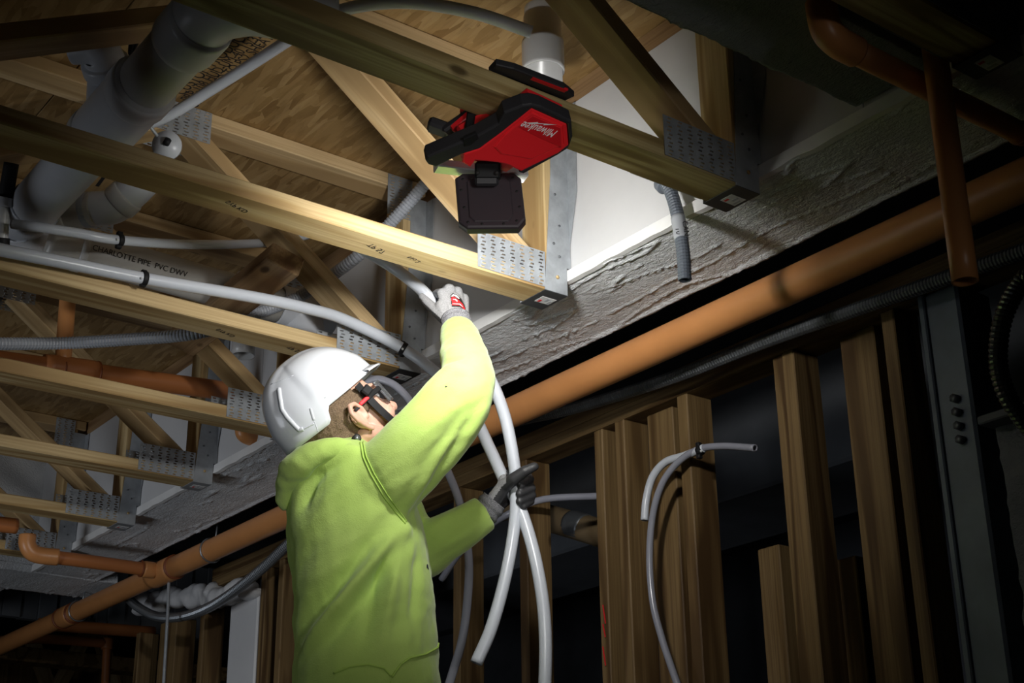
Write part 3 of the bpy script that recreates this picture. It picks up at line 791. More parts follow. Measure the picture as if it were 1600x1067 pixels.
tb('clear_tube', [at(560, 610, 3.74), at(585, 593, 3.72), at(609, 598, 3.70), at(628, 612, 3.68), at(645, 634, 3.66), at(675, 690, 3.60), at(702, 742, 3.55), at(722, 800, 3.5), at(732, 870, 3.46), at(731, 930, 3.42), at(722, 1000, 3.38), at(700, 1075, 3.33), at(680, 1150, 3.28)], RX * .72, 'pex_clear', 'thin clear tube hanging between the worker and the left glove')
tb('clear_tube', [onY(690, 905, .42), onY(715, 868, .42), onY(750, 832, .43), onY(800, 800, .45), onY(850, 780, .50), onY(935, 775, .60), onY(1000, 772, .66)], RX * .7, 'pex_clear', 'clear tube crossing behind the worker towards the wrapped pipe')
tb('clear_tube', [onY(1180, 700, .46), onY(1130, 697, .47), onY(1092, 702, .47), onY(1060, 722, .46), onY(1035, 755, .45), onY(1020, 805, .45), onY(1015, 870, .45), onY(1020, 940, .45), onY(1035, 1000, .45), onY(1058, 1068, .45), onY(1080, 1130, .45)], RX * .62, 'pex_clear', 'long thin clear tube drooping down the stud wall')
tb('water_tube', [onY(1100, 700, .47), onY(1070, 712, .47), onY(1040, 722, .465), onY(1020, 745, .46), onY(1010, 780, .455), onY(1007, 813, .45)], RX * .72, 'pex', 'short white tube with an open end on the stud wall')
def clip(p, axis, r, label, parent_kind='clip'):
    c = empty('tube_clip', p, label, 'clip', 'black tube clips'); axis = Vector(axis).normalized()
    ring('clip_band', p, axis, r + .0035, .012, 'black_plastic', c, .002, 16)
    up = (Vector((1, 0, 0)) - axis * axis.x).normalized()
    board('clip_foot', Vector(p) + Vector((-.004, 0, -.02)), Vector(p) + Vector((-.004, 0, .022)), .014, .012, (1, 0, 0), 'black_plastic', c, .002)
    q = Vector(p) + W * -(r + .006); tube('clip_nail', [q, q - W * .003], .003, 'label_white', c, 8, raw=True)
clip(onX(225, 435, -1.748), Hpts[4] - Hpts[2], RX, 'black clip on the strapped white tube, left of the wooden brace')
clip(onX(630, 545, -1.73), Hpts[8] - Hpts[6], RX, 'black clip on the strapped white tube, beside the helmet')
clip(onX(187, 375, -1.73), onX(300, 382, -1.76) - onX(120, 364, -1.73), RX * .8, 'black clip on the thin white tube under the drain pipe')
clip(onY(1094, 704, .465), Vector((1, 0, .3)), RX * .65, 'black clip holding the thin clear tube on a stud')

# ================================================================== CORRUGATED CONDUITS
tag(corrugated('corrugated_conduit', [onX(-40, 536, -2.25), onX(0, 537, -2.25), onX(100, 536, -2.25), onX(190, 531, -2.15), onX(310, 520, -2.0), onX(400, 490, -2.0), onX(470, 462, -1.98), onX(540, 415, -1.80), onX(575, 385, -1.74), onX(620, 338, -1.66), onX(662, 290, -1.58), onX(700, 240, -1.50)], .0165, 'ent_light', None, .0085), 'grey corrugated conduit winding behind the lit truss', 'conduit')
jc = empty('conduit_stub', onY(1070, 438, -.05), 'short grey corrugated conduit hanging from the lamp truss by the white wall', 'conduit')
jp = [onY(1034, 284, -.05), onY(1046, 296, -.05), onY(1056, 325, -.05), onY(1063, 362, -.05), onY(1068, 400, -.05), onY(1070, 438, -.05)]
corrugated('conduit_body', jp, .0145, 'ent_grey', jc, .0072, 14, .002)
cl = spline(jp, 10)
tube('tape_sleeve', cl[24:34], .0152, 'tape_grey', jc, 16, raw=True)
ring('end_collar', onY(1037, 288, -.05), jp[1] - jp[0], .020, .020, 'ent_grey', jc)
tm_ = cl[29] - W * .0158 
textmesh('tape_writing', 'CAN\n  10', .017, 'print_black', basis(tm_ + U * .002, (cl[33] - cl[25]), U), jc, .0001)
tag(corrugated('flex_conduit', [onY(600, 735, .42), onY(700, 695, .42), onY(800, 660, .42), onY(900, 637, .42), onY(1050, 590, .42), onY(1200, 532, .42), onY(1400, 462, .42), onY(1640, 378, .42)], .0165, 'dark_steel', None, .0085, 10), 'long dark flexible conduit under the big orange pipe', 'conduit')
tag(corrugated('flex_conduit', [at(1640, 400, 2.55) + Vector((.03, .03, .33)), at(1640, 400, 2.55), at(1600, 436, 2.6), at(1570, 490, 2.6), at(1560, 545, 2.6), at(1564, 590, 2.6), at(1582, 632, 2.6), at(1625, 690, 2.62)], .0175, 'black_flex', None, .0095, 14), 'glossy black flexible conduit looping at the right edge', 'conduit')
tag(corrugated('flex_conduit', [onY(200, 935, .375), onY(218, 950, .375), onY(245, 963, .375), onY(280, 964, .375), onY(320, 952, .375), onY(360, 928, .375), onY(410, 888, .375), onY(460, 842, .375), onY(520, 800, .375)], .019, 'metal_flex', None, .010, 12), 'silver flexible metal conduit sagging behind the worker', 'conduit')

# ================================================================== ORANGE SPRINKLER PIPES
RK = .041
KZ = -.05
kp = empty('sprinkler_main', (-2, .29, KZ), 'long thick orange sprinkler pipe running below the sprayed beam', 'pipe')
def kpt(x): return Vector((x, .287 + .004 * math.sin(x), KZ))
tube('pipe_run', [kpt(.5), kpt(-1), kpt(-2.2), kpt(-3.98)], RK, 'orange_cpvc', kp, 32)
tube('pipe_run', [kpt(-3.98), kpt(-5.2), kpt(-7.5)], RK * .97, 'orange_cpvc', kp, 32)
TX = -4.03
ring('tee', kpt(TX), (1, 0, 0), RK + .007, .20, 'orange_cpvc', kp, .006, 30)
ring('joint_ring', kpt(TX + .10), (1, 0, 0), RK + .0075, .006, 'orange_joint', kp); 
ring('coupling', kpt(-5.02), (1, 0, 0), RK + .006, .12, 'orange_cpvc', kp, .006, 30); ring('joint_ring', kpt(-4.95), (1, 0, 0), RK + .0065, .007, 'orange_joint', kp); ring('joint_ring', kpt(-5.09), (1, 0, 0), RK + .0065, .007, 'orange_joint', kp)
bpth = [Vector((TX, .26, KZ)), Vector((TX, .0, KZ)), Vector((TX - .01, -.17, KZ))]
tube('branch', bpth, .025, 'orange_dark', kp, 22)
ring('socket', Vector((TX, .225, KZ)), (0, 1, 0), .032, .05, 'orange_cpvc', kp); ring('joint_ring', Vector((TX, .195, KZ)), (0, 1, 0), .0325, .005, 'orange_joint', kp)
tube('elbow', [Vector((TX, -.13, KZ)), Vector((TX - .01, -.19, KZ)), Vector((TX - .012, -.225, KZ + .008)), Vector((TX - .012, -.245, KZ + .035)), Vector((TX - .012, -.248, KZ + .07))], .031, 'orange_cpvc', kp, 22)
for lbl, xx in (('steel loop hanger on the orange main left of the worker', -3.62), ('steel loop hanger on the orange main near the left edge', -4.90)):
    c = kpt(xx); pts = []
    for i in range(19):
        a = math.radians(100 + i * 18.5); pts.append(c + Vector((0, math.cos(a) * (RK + .003), math.sin(a) * (RK + .003))))
    pts.append(c + Vector((0, .02, .13)))
    tag(tube('pipe_hanger', pts, .0035, 'metal_flex', None, 8, raw=True), lbl, 'hanger', 'loop hangers on the orange main')
# elbow piece behind the helmet
ep = empty('sprinkler_branch', onX(445, 690, -2.5), 'orange branch pipe with elbow peeking out behind the helmet', 'pipe')
e0 = onX(400, 684, -2.75)
tube('elbow', [onX(388, 655, -2.75), onX(380, 672, -2.75), onX(388, 682, -2.75), onX(420, 688, -2.75)], .026, 'orange_cpvc', ep, 20)
tube('pipe_run', [onX(415, 687, -2.75), Vector((-2.75, .25, onX(415, 687, -2.75).z))], .021, 'orange_cpvc', ep, 20)
# pipe through the fifth bay with riser
np_ = empty('sprinkler_branch', onX(110, 578, -2.75), 'orange pipe with riser between the trusses above the helmet, left side', 'pipe')
q0, q1 = onX(-60, 556, -2.75), onX(362, 612, -2.75)
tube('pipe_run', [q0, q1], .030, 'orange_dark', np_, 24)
ring('coupling', onX(110, 577, -2.75), q1 - q0, .036, .16, 'orange_dark', np_); ring('joint_ring', onX(97, 576, -2.75), q1 - q0, .0365, .006, 'orange_joint', np_); ring('joint_ring', onX(152, 583, -2.75), q1 - q0, .0365, .006, 'orange_joint', np_)
tube('riser', [onX(98, 570, -2.75), onX(108, 440, -2.75) ], .024, 'orange_cpvc', np_, 22)
# far bay branch
tag(tube('sprinkler_branch', [onX(-40, 815, -3.95), onX(26, 822, -3.95)], .028, 'orange_dark', None, 22), 'short orange pipe end between the two farthest trusses', 'pipe')
# drop at the right
tag(tube('sprinkler_drop', [onY(1450, 0, -.095) + Vector((.002, 0, .35)), onY(1450, 0, -.095), onY(1508, 440, -.095)], .0215, 'orange_cpvc', None, 28, .004), 'vertical orange pipe drop with an open lower end', 'pipe')
qp = empty('sprinkler_branch', onZ(1285, 55, .0), 'dark orange pipe with elbow crossing under the cross beam, upper right', 'pipe')
c0 = onZ(1290, 58, .004)
tube('elbow', [c0 + Vector((0, 0, .16)), c0 + Vector((0, -.002, .06)), c0 + Vector((0, .004, .018)), c0 + Vector((0, .03, .002)), c0 + Vector((0, .075, 0))], .0265, 'orange_cpvc', qp, 26)
tube('riser', [c0 + Vector((0, 0, .12)), c0 + Vector((0, 0, .5))], .023, 'orange_cpvc', qp, 26)
tube('pipe_run', [c0 + Vector((0, .06, 0)), c0 + Vector((0, .545, .0))], .0215, 'orange_cpvc', qp, 26)
ring('joint_ring', c0 + Vector((0, .53, 0)), (0, 1, 0), .024, .006, 'orange_joint', qp)
# far small pipes in the next room
fp = empty('sprinkler_branch', onX(165, 1067, -6.5), 'small far orange pipe bending down, lower left corner', 'pipe')
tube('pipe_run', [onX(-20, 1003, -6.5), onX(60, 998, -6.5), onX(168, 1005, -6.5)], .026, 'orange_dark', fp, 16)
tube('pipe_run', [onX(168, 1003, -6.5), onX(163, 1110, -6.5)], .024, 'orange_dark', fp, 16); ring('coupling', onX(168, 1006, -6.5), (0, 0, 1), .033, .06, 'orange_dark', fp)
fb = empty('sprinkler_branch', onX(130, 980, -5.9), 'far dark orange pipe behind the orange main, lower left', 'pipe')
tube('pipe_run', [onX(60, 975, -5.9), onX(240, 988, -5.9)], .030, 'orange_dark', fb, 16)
fq = onX(150, 982, -5.9); tube('hanger_rod', [fq, Vector((fq.x, fq.y, .62))], .005, 'dark_steel', fb, 8, raw=True)
tag(tube('hanger_rod', [onY(264, 905, .30), onY(262, 960, .30), onY(255, 1080, .30)], .0065, 'galvanised', None, 8), 'thin steel rod hanging below the orange tee', 'rod')

# diagonal wooden brace between the trusses
bq0, bq1 = at(447, 405, 3.50), at(285, 535, 4.08)
tag(board('wood_brace', bq0, bq1, .088, .050, (0, .3, 1), 'brown_wood'), 'weathered brown timber brace with a cracked knotty end', 'brace')

# ================================================================== STUD WALL below the beam
YS = .50; ZT = -.085
def xs_at(px, py=920, Y=YS): return onY(px, py, Y).x
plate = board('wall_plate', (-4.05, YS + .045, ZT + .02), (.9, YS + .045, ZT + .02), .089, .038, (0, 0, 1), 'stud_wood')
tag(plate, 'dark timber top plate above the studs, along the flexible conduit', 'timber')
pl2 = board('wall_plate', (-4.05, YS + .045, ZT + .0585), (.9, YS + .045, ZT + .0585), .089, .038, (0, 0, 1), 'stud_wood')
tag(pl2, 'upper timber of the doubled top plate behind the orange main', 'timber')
studs = [(316, .038, 'timber stud left of the white steel column'), (406, .038, 'timber stud right of the white column, behind the worker'), (434, .038, 'timber stud nearest to the back of the hoodie'),
         (706, .038, 'timber stud just right of the hoodie pocket'), (812, .038, 'timber stud between the two hanging tube ends'),
         (934, .036, 'red-marked timber stud, left end of the close-set group'), (970, .038, 'timber stud second in the close-set group'),
         (1006, .10, 'wide flat timber stud behind the open-ended white tube'), (1074, .038, 'timber stud that carries the clear tube clip'),
         (1235, .036, 'left timber of the doubled stud'), (1253, .037, 'right timber of the doubled stud'),
         (1334, .10, 'broad dark-streaked timber stud, right side'), (1425, .036, 'narrow leaning timber stud beside the steel column')]
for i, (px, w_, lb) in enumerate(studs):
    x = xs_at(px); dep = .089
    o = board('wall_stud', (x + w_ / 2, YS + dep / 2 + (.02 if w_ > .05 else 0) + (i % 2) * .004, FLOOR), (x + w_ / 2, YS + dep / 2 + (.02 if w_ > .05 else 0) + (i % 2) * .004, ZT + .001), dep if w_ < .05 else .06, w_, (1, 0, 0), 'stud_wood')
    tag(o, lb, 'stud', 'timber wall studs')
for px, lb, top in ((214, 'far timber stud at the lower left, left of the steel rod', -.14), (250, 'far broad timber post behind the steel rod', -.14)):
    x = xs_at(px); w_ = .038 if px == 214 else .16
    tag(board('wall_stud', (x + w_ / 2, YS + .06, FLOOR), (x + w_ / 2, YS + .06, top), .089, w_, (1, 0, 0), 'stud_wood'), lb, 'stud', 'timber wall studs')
for px, py, lb in ((1190, 862, 'short timber stud left of the doubled stud, cut off low'), (1306, 880, 'short timber stud right of the doubled stud, cut off low')):
    p = onY(px, py, .78); tag(board('wall_stud', (p.x + .045, .80, FLOOR), (p.x + .045, .80, p.z), .089, .075, (1, 0, 0), 'stud_wood'), lb, 'stud', 'timber wall studs')
# red crayon marks on the first close-set stud
for i, (py, l) in enumerate(((945, .05), (975, .035), (1010, .05))):
    p = onY(942, py, YS - .0008)
    st_ = [o for o in bpy.data.objects if o.get('label', '').startswith('red-marked')][0]
    board('crayon_mark', p, p + Vector((.008, 0, -l)), .004, .0006, (0, 1, 0), 'red_dark', st_, 0)
# white steel column with foam at its head
cx0, cx1 = xs_at(362), xs_at(404)
wc = empty('steel_column', ((cx0 + cx1) / 2, .56, FLOOR), 'pale painted steel column behind the worker', 'column')
box('shaft', (cx0, .50, FLOOR), (cx1, .70, -.16), 'white_wall', wc, .006)
box('flange_plate', (cx0 - .01, .49, -.175), (cx1 + .01, .72, -.16), 'white_wall', wc, .003)
parts = []
for i in range(46):
    p = onY(208 + i * 4.0, 940 - .45 * i + rng.uniform(-9, 9) + (6 if i % 9 < 3 else 0), .475 + rng.uniform(-.01, .02)); parts.append(ellipsoid(p + Vector((0, .02, .0)), [Vector((rng.uniform(.03, .06), 0, 0)), Vector((0, .04, 0)), Vector((0, 0, rng.uniform(.018, .045)))], 12, 7))
me = remeshed('foam', parts, .012, 3)
tag(link('foam_seal', me, 'white_wall'), 'lumpy grey spray foam beside the head of the pale column', 'foam')
# dark steel column at the right with sprayed cladding
mx0, mx1 = xs_at(1502), xs_at(1560)
sc2 = empty('steel_column', ((mx0 + mx1) / 2, .55, FLOOR), 'dark blue-grey steel column at the right', 'column')
box('shaft', (mx0, .50, FLOOR), (mx1, .62, ZT), 'blue_steel', sc2, .006)
box('flange_plate', (mx0 - .012, .492, FLOOR), (mx0 + .004, .64, ZT), 'blue_steel', sc2, .003)
for i in range(4): q = Vector((mx0 + .05, .498, -.34 + -.03 * i)); tube('bolt', [q, q - Vector((0, .012, 0))], .010, 'dark_steel', sc2, 6, raw=True)
rb = empty('sprayed_jamb', onY(1575, 800, .46), 'rough sprayed jamb with a pale ledge at the right edge', 'jamb')
jv = []; jf = []
a0 = onY(1553, 668, .48); zt_ = onY(1553, 668, .48).z
for j in range(61):
    z = zt_ + (FLOOR - zt_) * (j / 60) ** 1.3
    for i in range(13):
        x = a0.x + .012 * noise.noise(Vector((z * 9, 1, 0))) + i * .02
        d = .012 * noise.noise(Vector((x * 40, z * 40, 0))) + .012 * noise.noise(Vector((x * 14, z * 14, 4)))
        jv.append(Vector((x, .49 - .006 * i / 12 + d, z)))
for j in range(60):
    for i in range(12): jf.append((j * 13 + i, j * 13 + i + 1, (j + 1) * 13 + i + 1, (j + 1) * 13 + i)[::-1])
link('sprayed_face', mesh('sprayed_face', jv, jf, True), 'spray_dark', rb); box('jamb_core', (a0.x + .01, .515, FLOOR), (a0.x + .24, .64, zt_ - .01), 'spray_dark', rb, 0)
bb = box('ledge', (a0.x - .01, .44, zt_), (a0.x + .25, .66, zt_ + .018), 'grey_board', rb, .003)
# things in the next room
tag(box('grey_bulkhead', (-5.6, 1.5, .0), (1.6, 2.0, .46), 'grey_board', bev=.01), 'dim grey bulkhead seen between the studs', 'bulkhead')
tag(tube('wrapped_pipe', [Vector((-3.4, .78, -.03)), onY(790, 793, .78), onY(840, 805, .78), onY(935, 832, .78), onY(1100, 885, .78)], .042, 'pipe_wrap', None, 20), 'tan wrapped pipe crossing behind the left glove', 'pipe')
ring_ = ring('tape_band', onY(905, 822, .78), onY(935, 832, .78) - onY(840, 805, .78), .0435, .08, 'dark_steel', [o for o in bpy.data.objects if o.name == 'wrapped_pipe'][0])
dk = empty('corrugated_bulkhead', onX(130, 975, -6), 'dark ribbed metal bulkhead at the lower left', 'bulkhead')
for i in range(22):
    y = -.5 + i * .09; box('rib_panel', (-6.05 + (.015 if i % 2 else 0), y, .12), (-6.0 + (.015 if i % 2 else 0), y + .089, .50), 'grey_board', dk, .002)
tag(box('far_header', (-7.1, -.4, .08), (-6.95, 2.2, .16), 'stud_wood', bev=.004), 'far timber header under the ribbed bulkhead', 'timber')
for i, (px, ln) in enumerate(((60, .3), (118, -.25), (166, .25))):
    p = onX(px, 1010, -8.2 + .12 * (i - 1)); tag(board('far_web', p + Vector((0, -ln * .3, .12)), p + Vector((0, ln * .5, -.36)), .09, .05, (1, 0, 0), 'pine'), ('far timber web leaning left, lower left corner', 'far timber web leaning right, lower left corner', 'far timber web nearest the small orange pipe')[i], 'timber')
tag(box('far_sheathing', (-8.6, -.4, -.9), (-8.5, 2.6, .42), 'osb', bev=.002), 'dim sheathing board in the far room, lower left', 'board')

# ================================================================== THE WORKER
person = empty('person', (-1.40, -.42, FLOOR), 'worker in lime hoodie, white helmet and gloves holding up a white tube', 'person')
RH = Vector((U.x, U.y, 0)).normalized(); FH = Vector((W.x, W.y, 0)).normalized(); ZU = Vector((0, 0, 1))
# ---- hoodie : torso, sleeves and hood fused into one surface
def hring(px, py, d, a, b, n=28, p=2.4, tiltv=0.0, rot=0.0):
    c = at(px, py, d); out = []
    for k in range(n):
        t_ = 2 * math.pi * k / n; ct, st = math.cos(t_), math.sin(t_)
        x = math.copysign(abs(ct) ** (2 / p), ct) * a; y = math.copysign(abs(st) ** (2 / p), st) * b
        x, y = x * math.cos(rot) - y * math.sin(rot), x * math.sin(rot) + y * math.cos(rot)
        out.append(c + RH * x + FH * y + ZU * (x * tiltv))
    return out
TD = 3.10
def td(y): return TD - .38 * (y - 760) / 700
body_parts = []
torso = []
for (xl, xr, py, b) in ((452, 700, 1330, .185), (450, 700, 1230, .19), (452, 697, 1140, .19), (456, 693, 1067, .19), (457, 689, 1000, .188), (455, 684, 940, .188), (452, 678, 890, .19), (448, 671, 845, .195), (445, 664, 805, .20), (446, 650, 770, .205), (458, 628, 742, .195), (484, 600, 722, .155), (510, 585, 706, .105)):
    d = td(py); c = (xl + xr) / 2; a = (xr - xl) / 2 * d / FPX * .955
    torso.append(hring(c, py, d, a, b, tiltv=(.10 if py < 760 else 0)))
body_parts.append(loft(torso))
# right arm (near), raised
S = at(583, 762, 2.985); S2 = at(632, 725, 2.965); E = at(722, 612, 3.03); WR = at(714, 520, 3.225)
path = [at(560, 785, 3.02), S, at(612, 742, 2.965), at(650, 702, 2.96), at(688, 662, 2.975), at(714, 628, 3.0), at(728, 598, 3.04), at(728, 572, 3.09), at(722, 545, 3.155), at(716, 518, 3.225)]
rads = [.075, .085, .084, .080, .076, .071, .062, .055, .049, .039]
sm = spline(path, 6); rr = [v[0] for v in spline([Vector((r, 0, 0)) for r in rads], 6)]
body_parts.append(tube_data(sm, lambda i, t: rr[i], 20))
# left arm (far side), forearm reaching out
lp_ = [at(600, 790, 3.36), at(625, 830, 3.40), at(655, 862, 3.39), at(690, 842, 3.36), at(725, 822, 3.355), at(758, 800, 3.36)]
lr = [.080, .076, .068, .058, .050, .043]
sm2 = spline(lp_, 6); lrr = [v[0] for v in spline([Vector((r, 0, 0)) for r in lr], 6)]
body_parts.append(tube_data(sm2, lambda i, t: lrr[i], 18))
# shoulders
body_parts.append(capsule(at(560, 752, 3.02), at(600, 760, 3.36), .085, .085, 18))
# hood bundle around the neck
body_parts.append(capsule(at(590, 722, 3.06), at(500, 735, 3.0), .030, .036, 14))
hood_me = remeshed('hoodie', body_parts, .0060, 6, .5)
# folds
nv = len(hood_me.vertices); P = np.empty(nv * 3); hood_me.vertices.foreach_get('co', P); P = P.reshape(-1, 3)
bvh = BVHTree.FromPolygons([v.co for v in hood_me.vertices], [p.vertices[:] for p in hood_me.polygons])
def hit(px, py, lift=0.0):
    dr = (at(px, py, 1) - Vector(CAM)).normalized(); h = bvh.ray_cast(Vector(CAM), dr)
    return (h[0] + h[1] * lift, h[1]) if h[0] is not None else (None, None)
Nn = np.empty(nv * 3); hood_me.vertices.foreach_get('normal', Nn); Nn = Nn.reshape(-1, 3)
disp = np.zeros(nv)
def crease(pix, h, w, taper=True):
    pts = [hit(x, y)[0] for x, y in pix]; pts = [p for p in pts if p is not None]
    if len(pts) < 2: return
    sp = np.array([tuple(v) for v in spline(pts, 8)]); n = len(sp)
    D = np.full(nv, 9.9); tt = np.zeros(nv)
    for i, q in enumerate(sp):
        d2 = np.linalg.norm(P - q, axis=1); m = d2 < D; D[m] = d2[m]; tt[m] = i / (n - 1)
    k = np.sin(np.pi * np.clip(tt * .86 + .10, 0, 1)) if taper else 1.0
    disp[:] += h * k * np.exp(-(D / w) ** 2)
for pix, h, w in (([(634, 824), (590, 870), (545, 925), (500, 985), (468, 1035)], .034, .013), ([(604, 822), (556, 876), (508, 938), (470, 990)], -.030, .016), ([(636, 845), (592, 900), (548, 955), (512, 1010)], -.024, .015),
                  ([(640, 828), (618, 880), (606, 950), (600, 1020)], .022, .011), ([(628, 838), (598, 890), (575, 960), (560, 1030)], -.020, .016),
                  ([(655, 850), (650, 920), (648, 990)], -.014, .014),
                  ([(566, 694), (578, 735), (602, 780), (632, 820)], -.006, .010),
                  ([(645, 800), (690, 735), (735, 660), (758, 612)], -.018, .014), ([(620, 790), (668, 725), (715, 660), (745, 610)], -.013, .014), ([(600, 745), (650, 695), (700, 640)], .006, .016),
                  ([(684, 602), (705, 588), (735, 592)], -.016, .007), ([(688, 582), (712, 574), (735, 578)], .010, .007), ([(690, 568), (710, 560), (735, 564)], -.014, .006), ([(697, 548), (718, 543), (745, 550)], .008, .006), ([(698, 536), (718, 533), (738, 538)], -.009, .005), ([(702, 522), (718, 520), (732, 523)], .005, .005),
                  ([(668, 640), (700, 620), (735, 640)], -.006, .010),
                  ([(470, 800), (474, 775), (488, 748), (515, 728), (552, 718)], -.030, .014), ([(520, 745), (490, 780), (470, 840)], -.010, .014), ([(560, 730), (520, 775), (490, 840)], .006, .016),
                  ([(500, 790), (470, 840), (462, 900)], .006, .022), ([(560, 770), (500, 830), (465, 900)], -.006, .024), ([(520, 900), (480, 960), (466, 1010)], -.010, .016),
                  ([(690, 830), (720, 815), (750, 800)], -.008, .010), ([(680, 860), (715, 840), (748, 822)], .006, .010)):
    crease(pix, h, w)
ud_ = np.array([float(v) for v in (U * .83 + V * .55)]); vd_ = np.array([float(v) for v in (-U * .55 + V * .83)]); wd_ = np.array([float(v) for v in W])
ne_ = len(hood_me.edges); ed_ = np.empty(ne_ * 2, dtype=np.int64); hood_me.edges.foreach_get('vertices', ed_); ed_ = ed_.reshape(-1, 2)
deg_ = np.bincount(ed_.ravel(), minlength=nv)
for _ in range(6):
    acc_ = np.bincount(ed_[:, 0], disp[ed_[:, 1]], nv) + np.bincount(ed_[:, 1], disp[ed_[:, 0]], nv)
    disp[:] = .5 * disp + .5 * acc_ / np.maximum(deg_, 1)
abc = np.stack([(P * ud_).sum(1), (P * vd_).sum(1), (P * wd_).sum(1)], 1).tolist()
for i, (a, b, c) in enumerate(abc):
    disp[i] += .0065 * noise.noise(Vector((a * 5, b * 22, c * 9))) + .0018 * noise.noise(Vector((a * 18, b * 60, c * 30)))
P2 = P + Nn * disp[:, None]
hood_me.vertices.foreach_set('co', P2.ravel()); hood_me.update()
hoodie = link('hoodie', hood_me, 'hivis', person)
hp_ = [(578, 700, 3.075, .012), (552, 700, 2.990, .017), (520, 702, 2.940, .022), (490, 710, 2.925, .028), (465, 728, 2.935, .032), (451, 750, 2.96, .029), (448, 778, 2.985, .023), (451, 794, 2.995, .015)]
hc_ = spline([at(a, b, c) for a, b, c, r in hp_], 6); hr2 = [v[0] for v in spline([Vector((r, 0, 0)) for a, b, c, r in hp_], 6)]
hb_ = [(487, 714, 2.99, .028), (474, 722, 3.06, .036), (474, 722, 3.14, .036), (500, 706, 3.22, .030), (550, 690, 3.24, .022), (590, 690, 3.2, .016)]
hc2 = spline([at(a, b, c) for a, b, c, r in hb_], 6); hr3 = [v[0] for v in spline([Vector((r, 0, 0)) for a, b, c, r in hb_], 6)]
hme = remeshed('hood', [tube_data(hc_, lambda i, t: hr2[i], 18), tube_data(hc2, lambda i, t: hr3[i], 16), capsule(at(460, 735, 3.07), at(456, 782, 3.06), .034, .020, 14)], .0055, 5, .5)
for v, vn_ in [(q, q.normal.copy()) for q in hme.vertices]:
    a, b, c = v.co.dot(U), v.co.dot(V), v.co.dot(W)
    v.co += vn_ * (.006 * noise.noise(Vector((a * 14 + b * 8, b * 22, c * 12))) + .003 * noise.noise(Vector((a * 40, b * 50, c * 30))))
link('hood', hme, 'hivis', hoodie)
tag(hoodie, 'lime yellow hooded sweatshirt with raglan seam and front pocket')
bvh = BVHTree.FromPolygons([v.co for v in hood_me.vertices], [p.vertices[:] for p in hood_me.polygons])
def seam(pix, r=.0019, n=8, off=.001, name='seam'):
    pts = [hit(x, y)[0] for x, y in pix]; pts = [p for p in pts if p is not None]
    px = []
    for (x0, y0), (x1, y1) in zip(pix, pix[1:]):
        for k in range(n): px.append((x0 + (x1 - x0) * k / n, y0 + (y1 - y0) * k / n))
    px.append(pix[-1]); path = []
    for x, y in px:
        p, nn = hit(x, y, off)
        if p is not None and (not path or (p - path[-1]).length < .05): path.append(p)
    if len(path) > 3: tube(name, path, r, 'hivis_seam', hoodie, 8, raw=True)
seam([(563, 692), (568, 715), (580, 742), (600, 775), (618, 800), (633, 818)]); seam([(567, 691), (573, 714), (585, 740), (605, 772), (622, 796), (635, 815)], .0014)
seam([(522, 1052), (545, 1042), (575, 1038), (600, 1044), (611, 1056)], .0022); seam([(612, 1058), (626, 1038), (640, 1028), (665, 1022), (683, 1012), (689, 985)], .0022); seam([(611, 1064), (611, 1090)], .002)
# paint scuffs
for x, y, s in ((668, 886, .006), (697, 604, .0025)):
    p, nn = hit(x, y, .0006)
    if p is not None: link('scuff', mesh('scuff', [Vector((math.cos(a) * s * (1 + .5 * math.sin(3 * a)), math.sin(a) * s, 0)) for a in [k * .524 for k in range(12)]], [tuple(range(12))]), 'glove_black', hoodie, matrix=basis(p, nn.orthogonal(), nn.cross(nn.orthogonal())))
# ---- trousers and boots (below the picture)
hipR, hipL = at(600, 1330, td(1330) - .07), at(560, 1330, td(1330) + .09)
fR = Vector((hipR.x, hipR.y, FLOOR)); fL = Vector((hipL.x, hipL.y, FLOOR))
legs = [capsule(hipR + ZU * .05, hipR.lerp(fR, .5), .105, .075), capsule(hipR.lerp(fR, .5), fR + ZU * .12, .075, .06), capsule(hipL + ZU * .05, hipL.lerp(fL, .5), .105, .075), capsule(hipL.lerp(fL, .5), fL + ZU * .12, .075, .06), capsule(hipR + ZU * .06, hipL + ZU * .06, .14, .14)]
link('trousers', remeshed('trousers', legs, .012, 4), 'denim', person)
for f_ in (fR, fL):
    fd = (RH * .8 + FH * .6).normalized()
    link('boot', remeshed('boot', [capsule(f_ + ZU * .055, f_ + ZU * .055 + fd * .15, .052, .045), capsule(f_ + ZU * .06, f_ + ZU * .17, .055, .055)], .01, 3), 'boot', person)

# ---- head
yaw = math.radians(38)
Fi = (U * .743 + V * .67).normalized(); hu = (U * -.67 + V * .743).normalized()
hf = (Fi * math.cos(yaw) + W * math.sin(yaw)).normalized(); hl_ = (-Fi * math.sin(yaw) + W * math.cos(yaw)).normalized()   # forward, person's left
EAR = at(566, 648, 3.045); H = EAR + hl_ * .078
def hp3(f, l, u): return H + hf * f + hl_ * l + hu * u
hd = []
hd.append(ellipsoid(hp3(.002, 0, .045), [hf * .098, hl_ * .076, hu * .085]))
hd.append(ellipsoid(hp3(.040, 0, -.010), [hf * .060, hl_ * .066, hu * .075]))
hd.append(ellipsoid(hp3(.058, 0, -.070), [hf * .048, hl_ * .050, hu * .045]))
hd.append(capsule(hp3(-.01, .052, -.035), hp3(.060, .030, -.085), .020, .022)); hd.append(capsule(hp3(-.01, -.052, -.035), hp3(.060, -.030, -.085), .020, .022))
hd.append(capsule(hp3(.093, 0, .012), hp3(.118, 0, -.026), .009, .013)); hd.append(capsule(hp3(.103, -.013, -.030), hp3(.103, .013, -.030), .010, .010))
hd.append(capsule(hp3(.088, -.035, .030), hp3(.088, .035, .030), .014, .014))
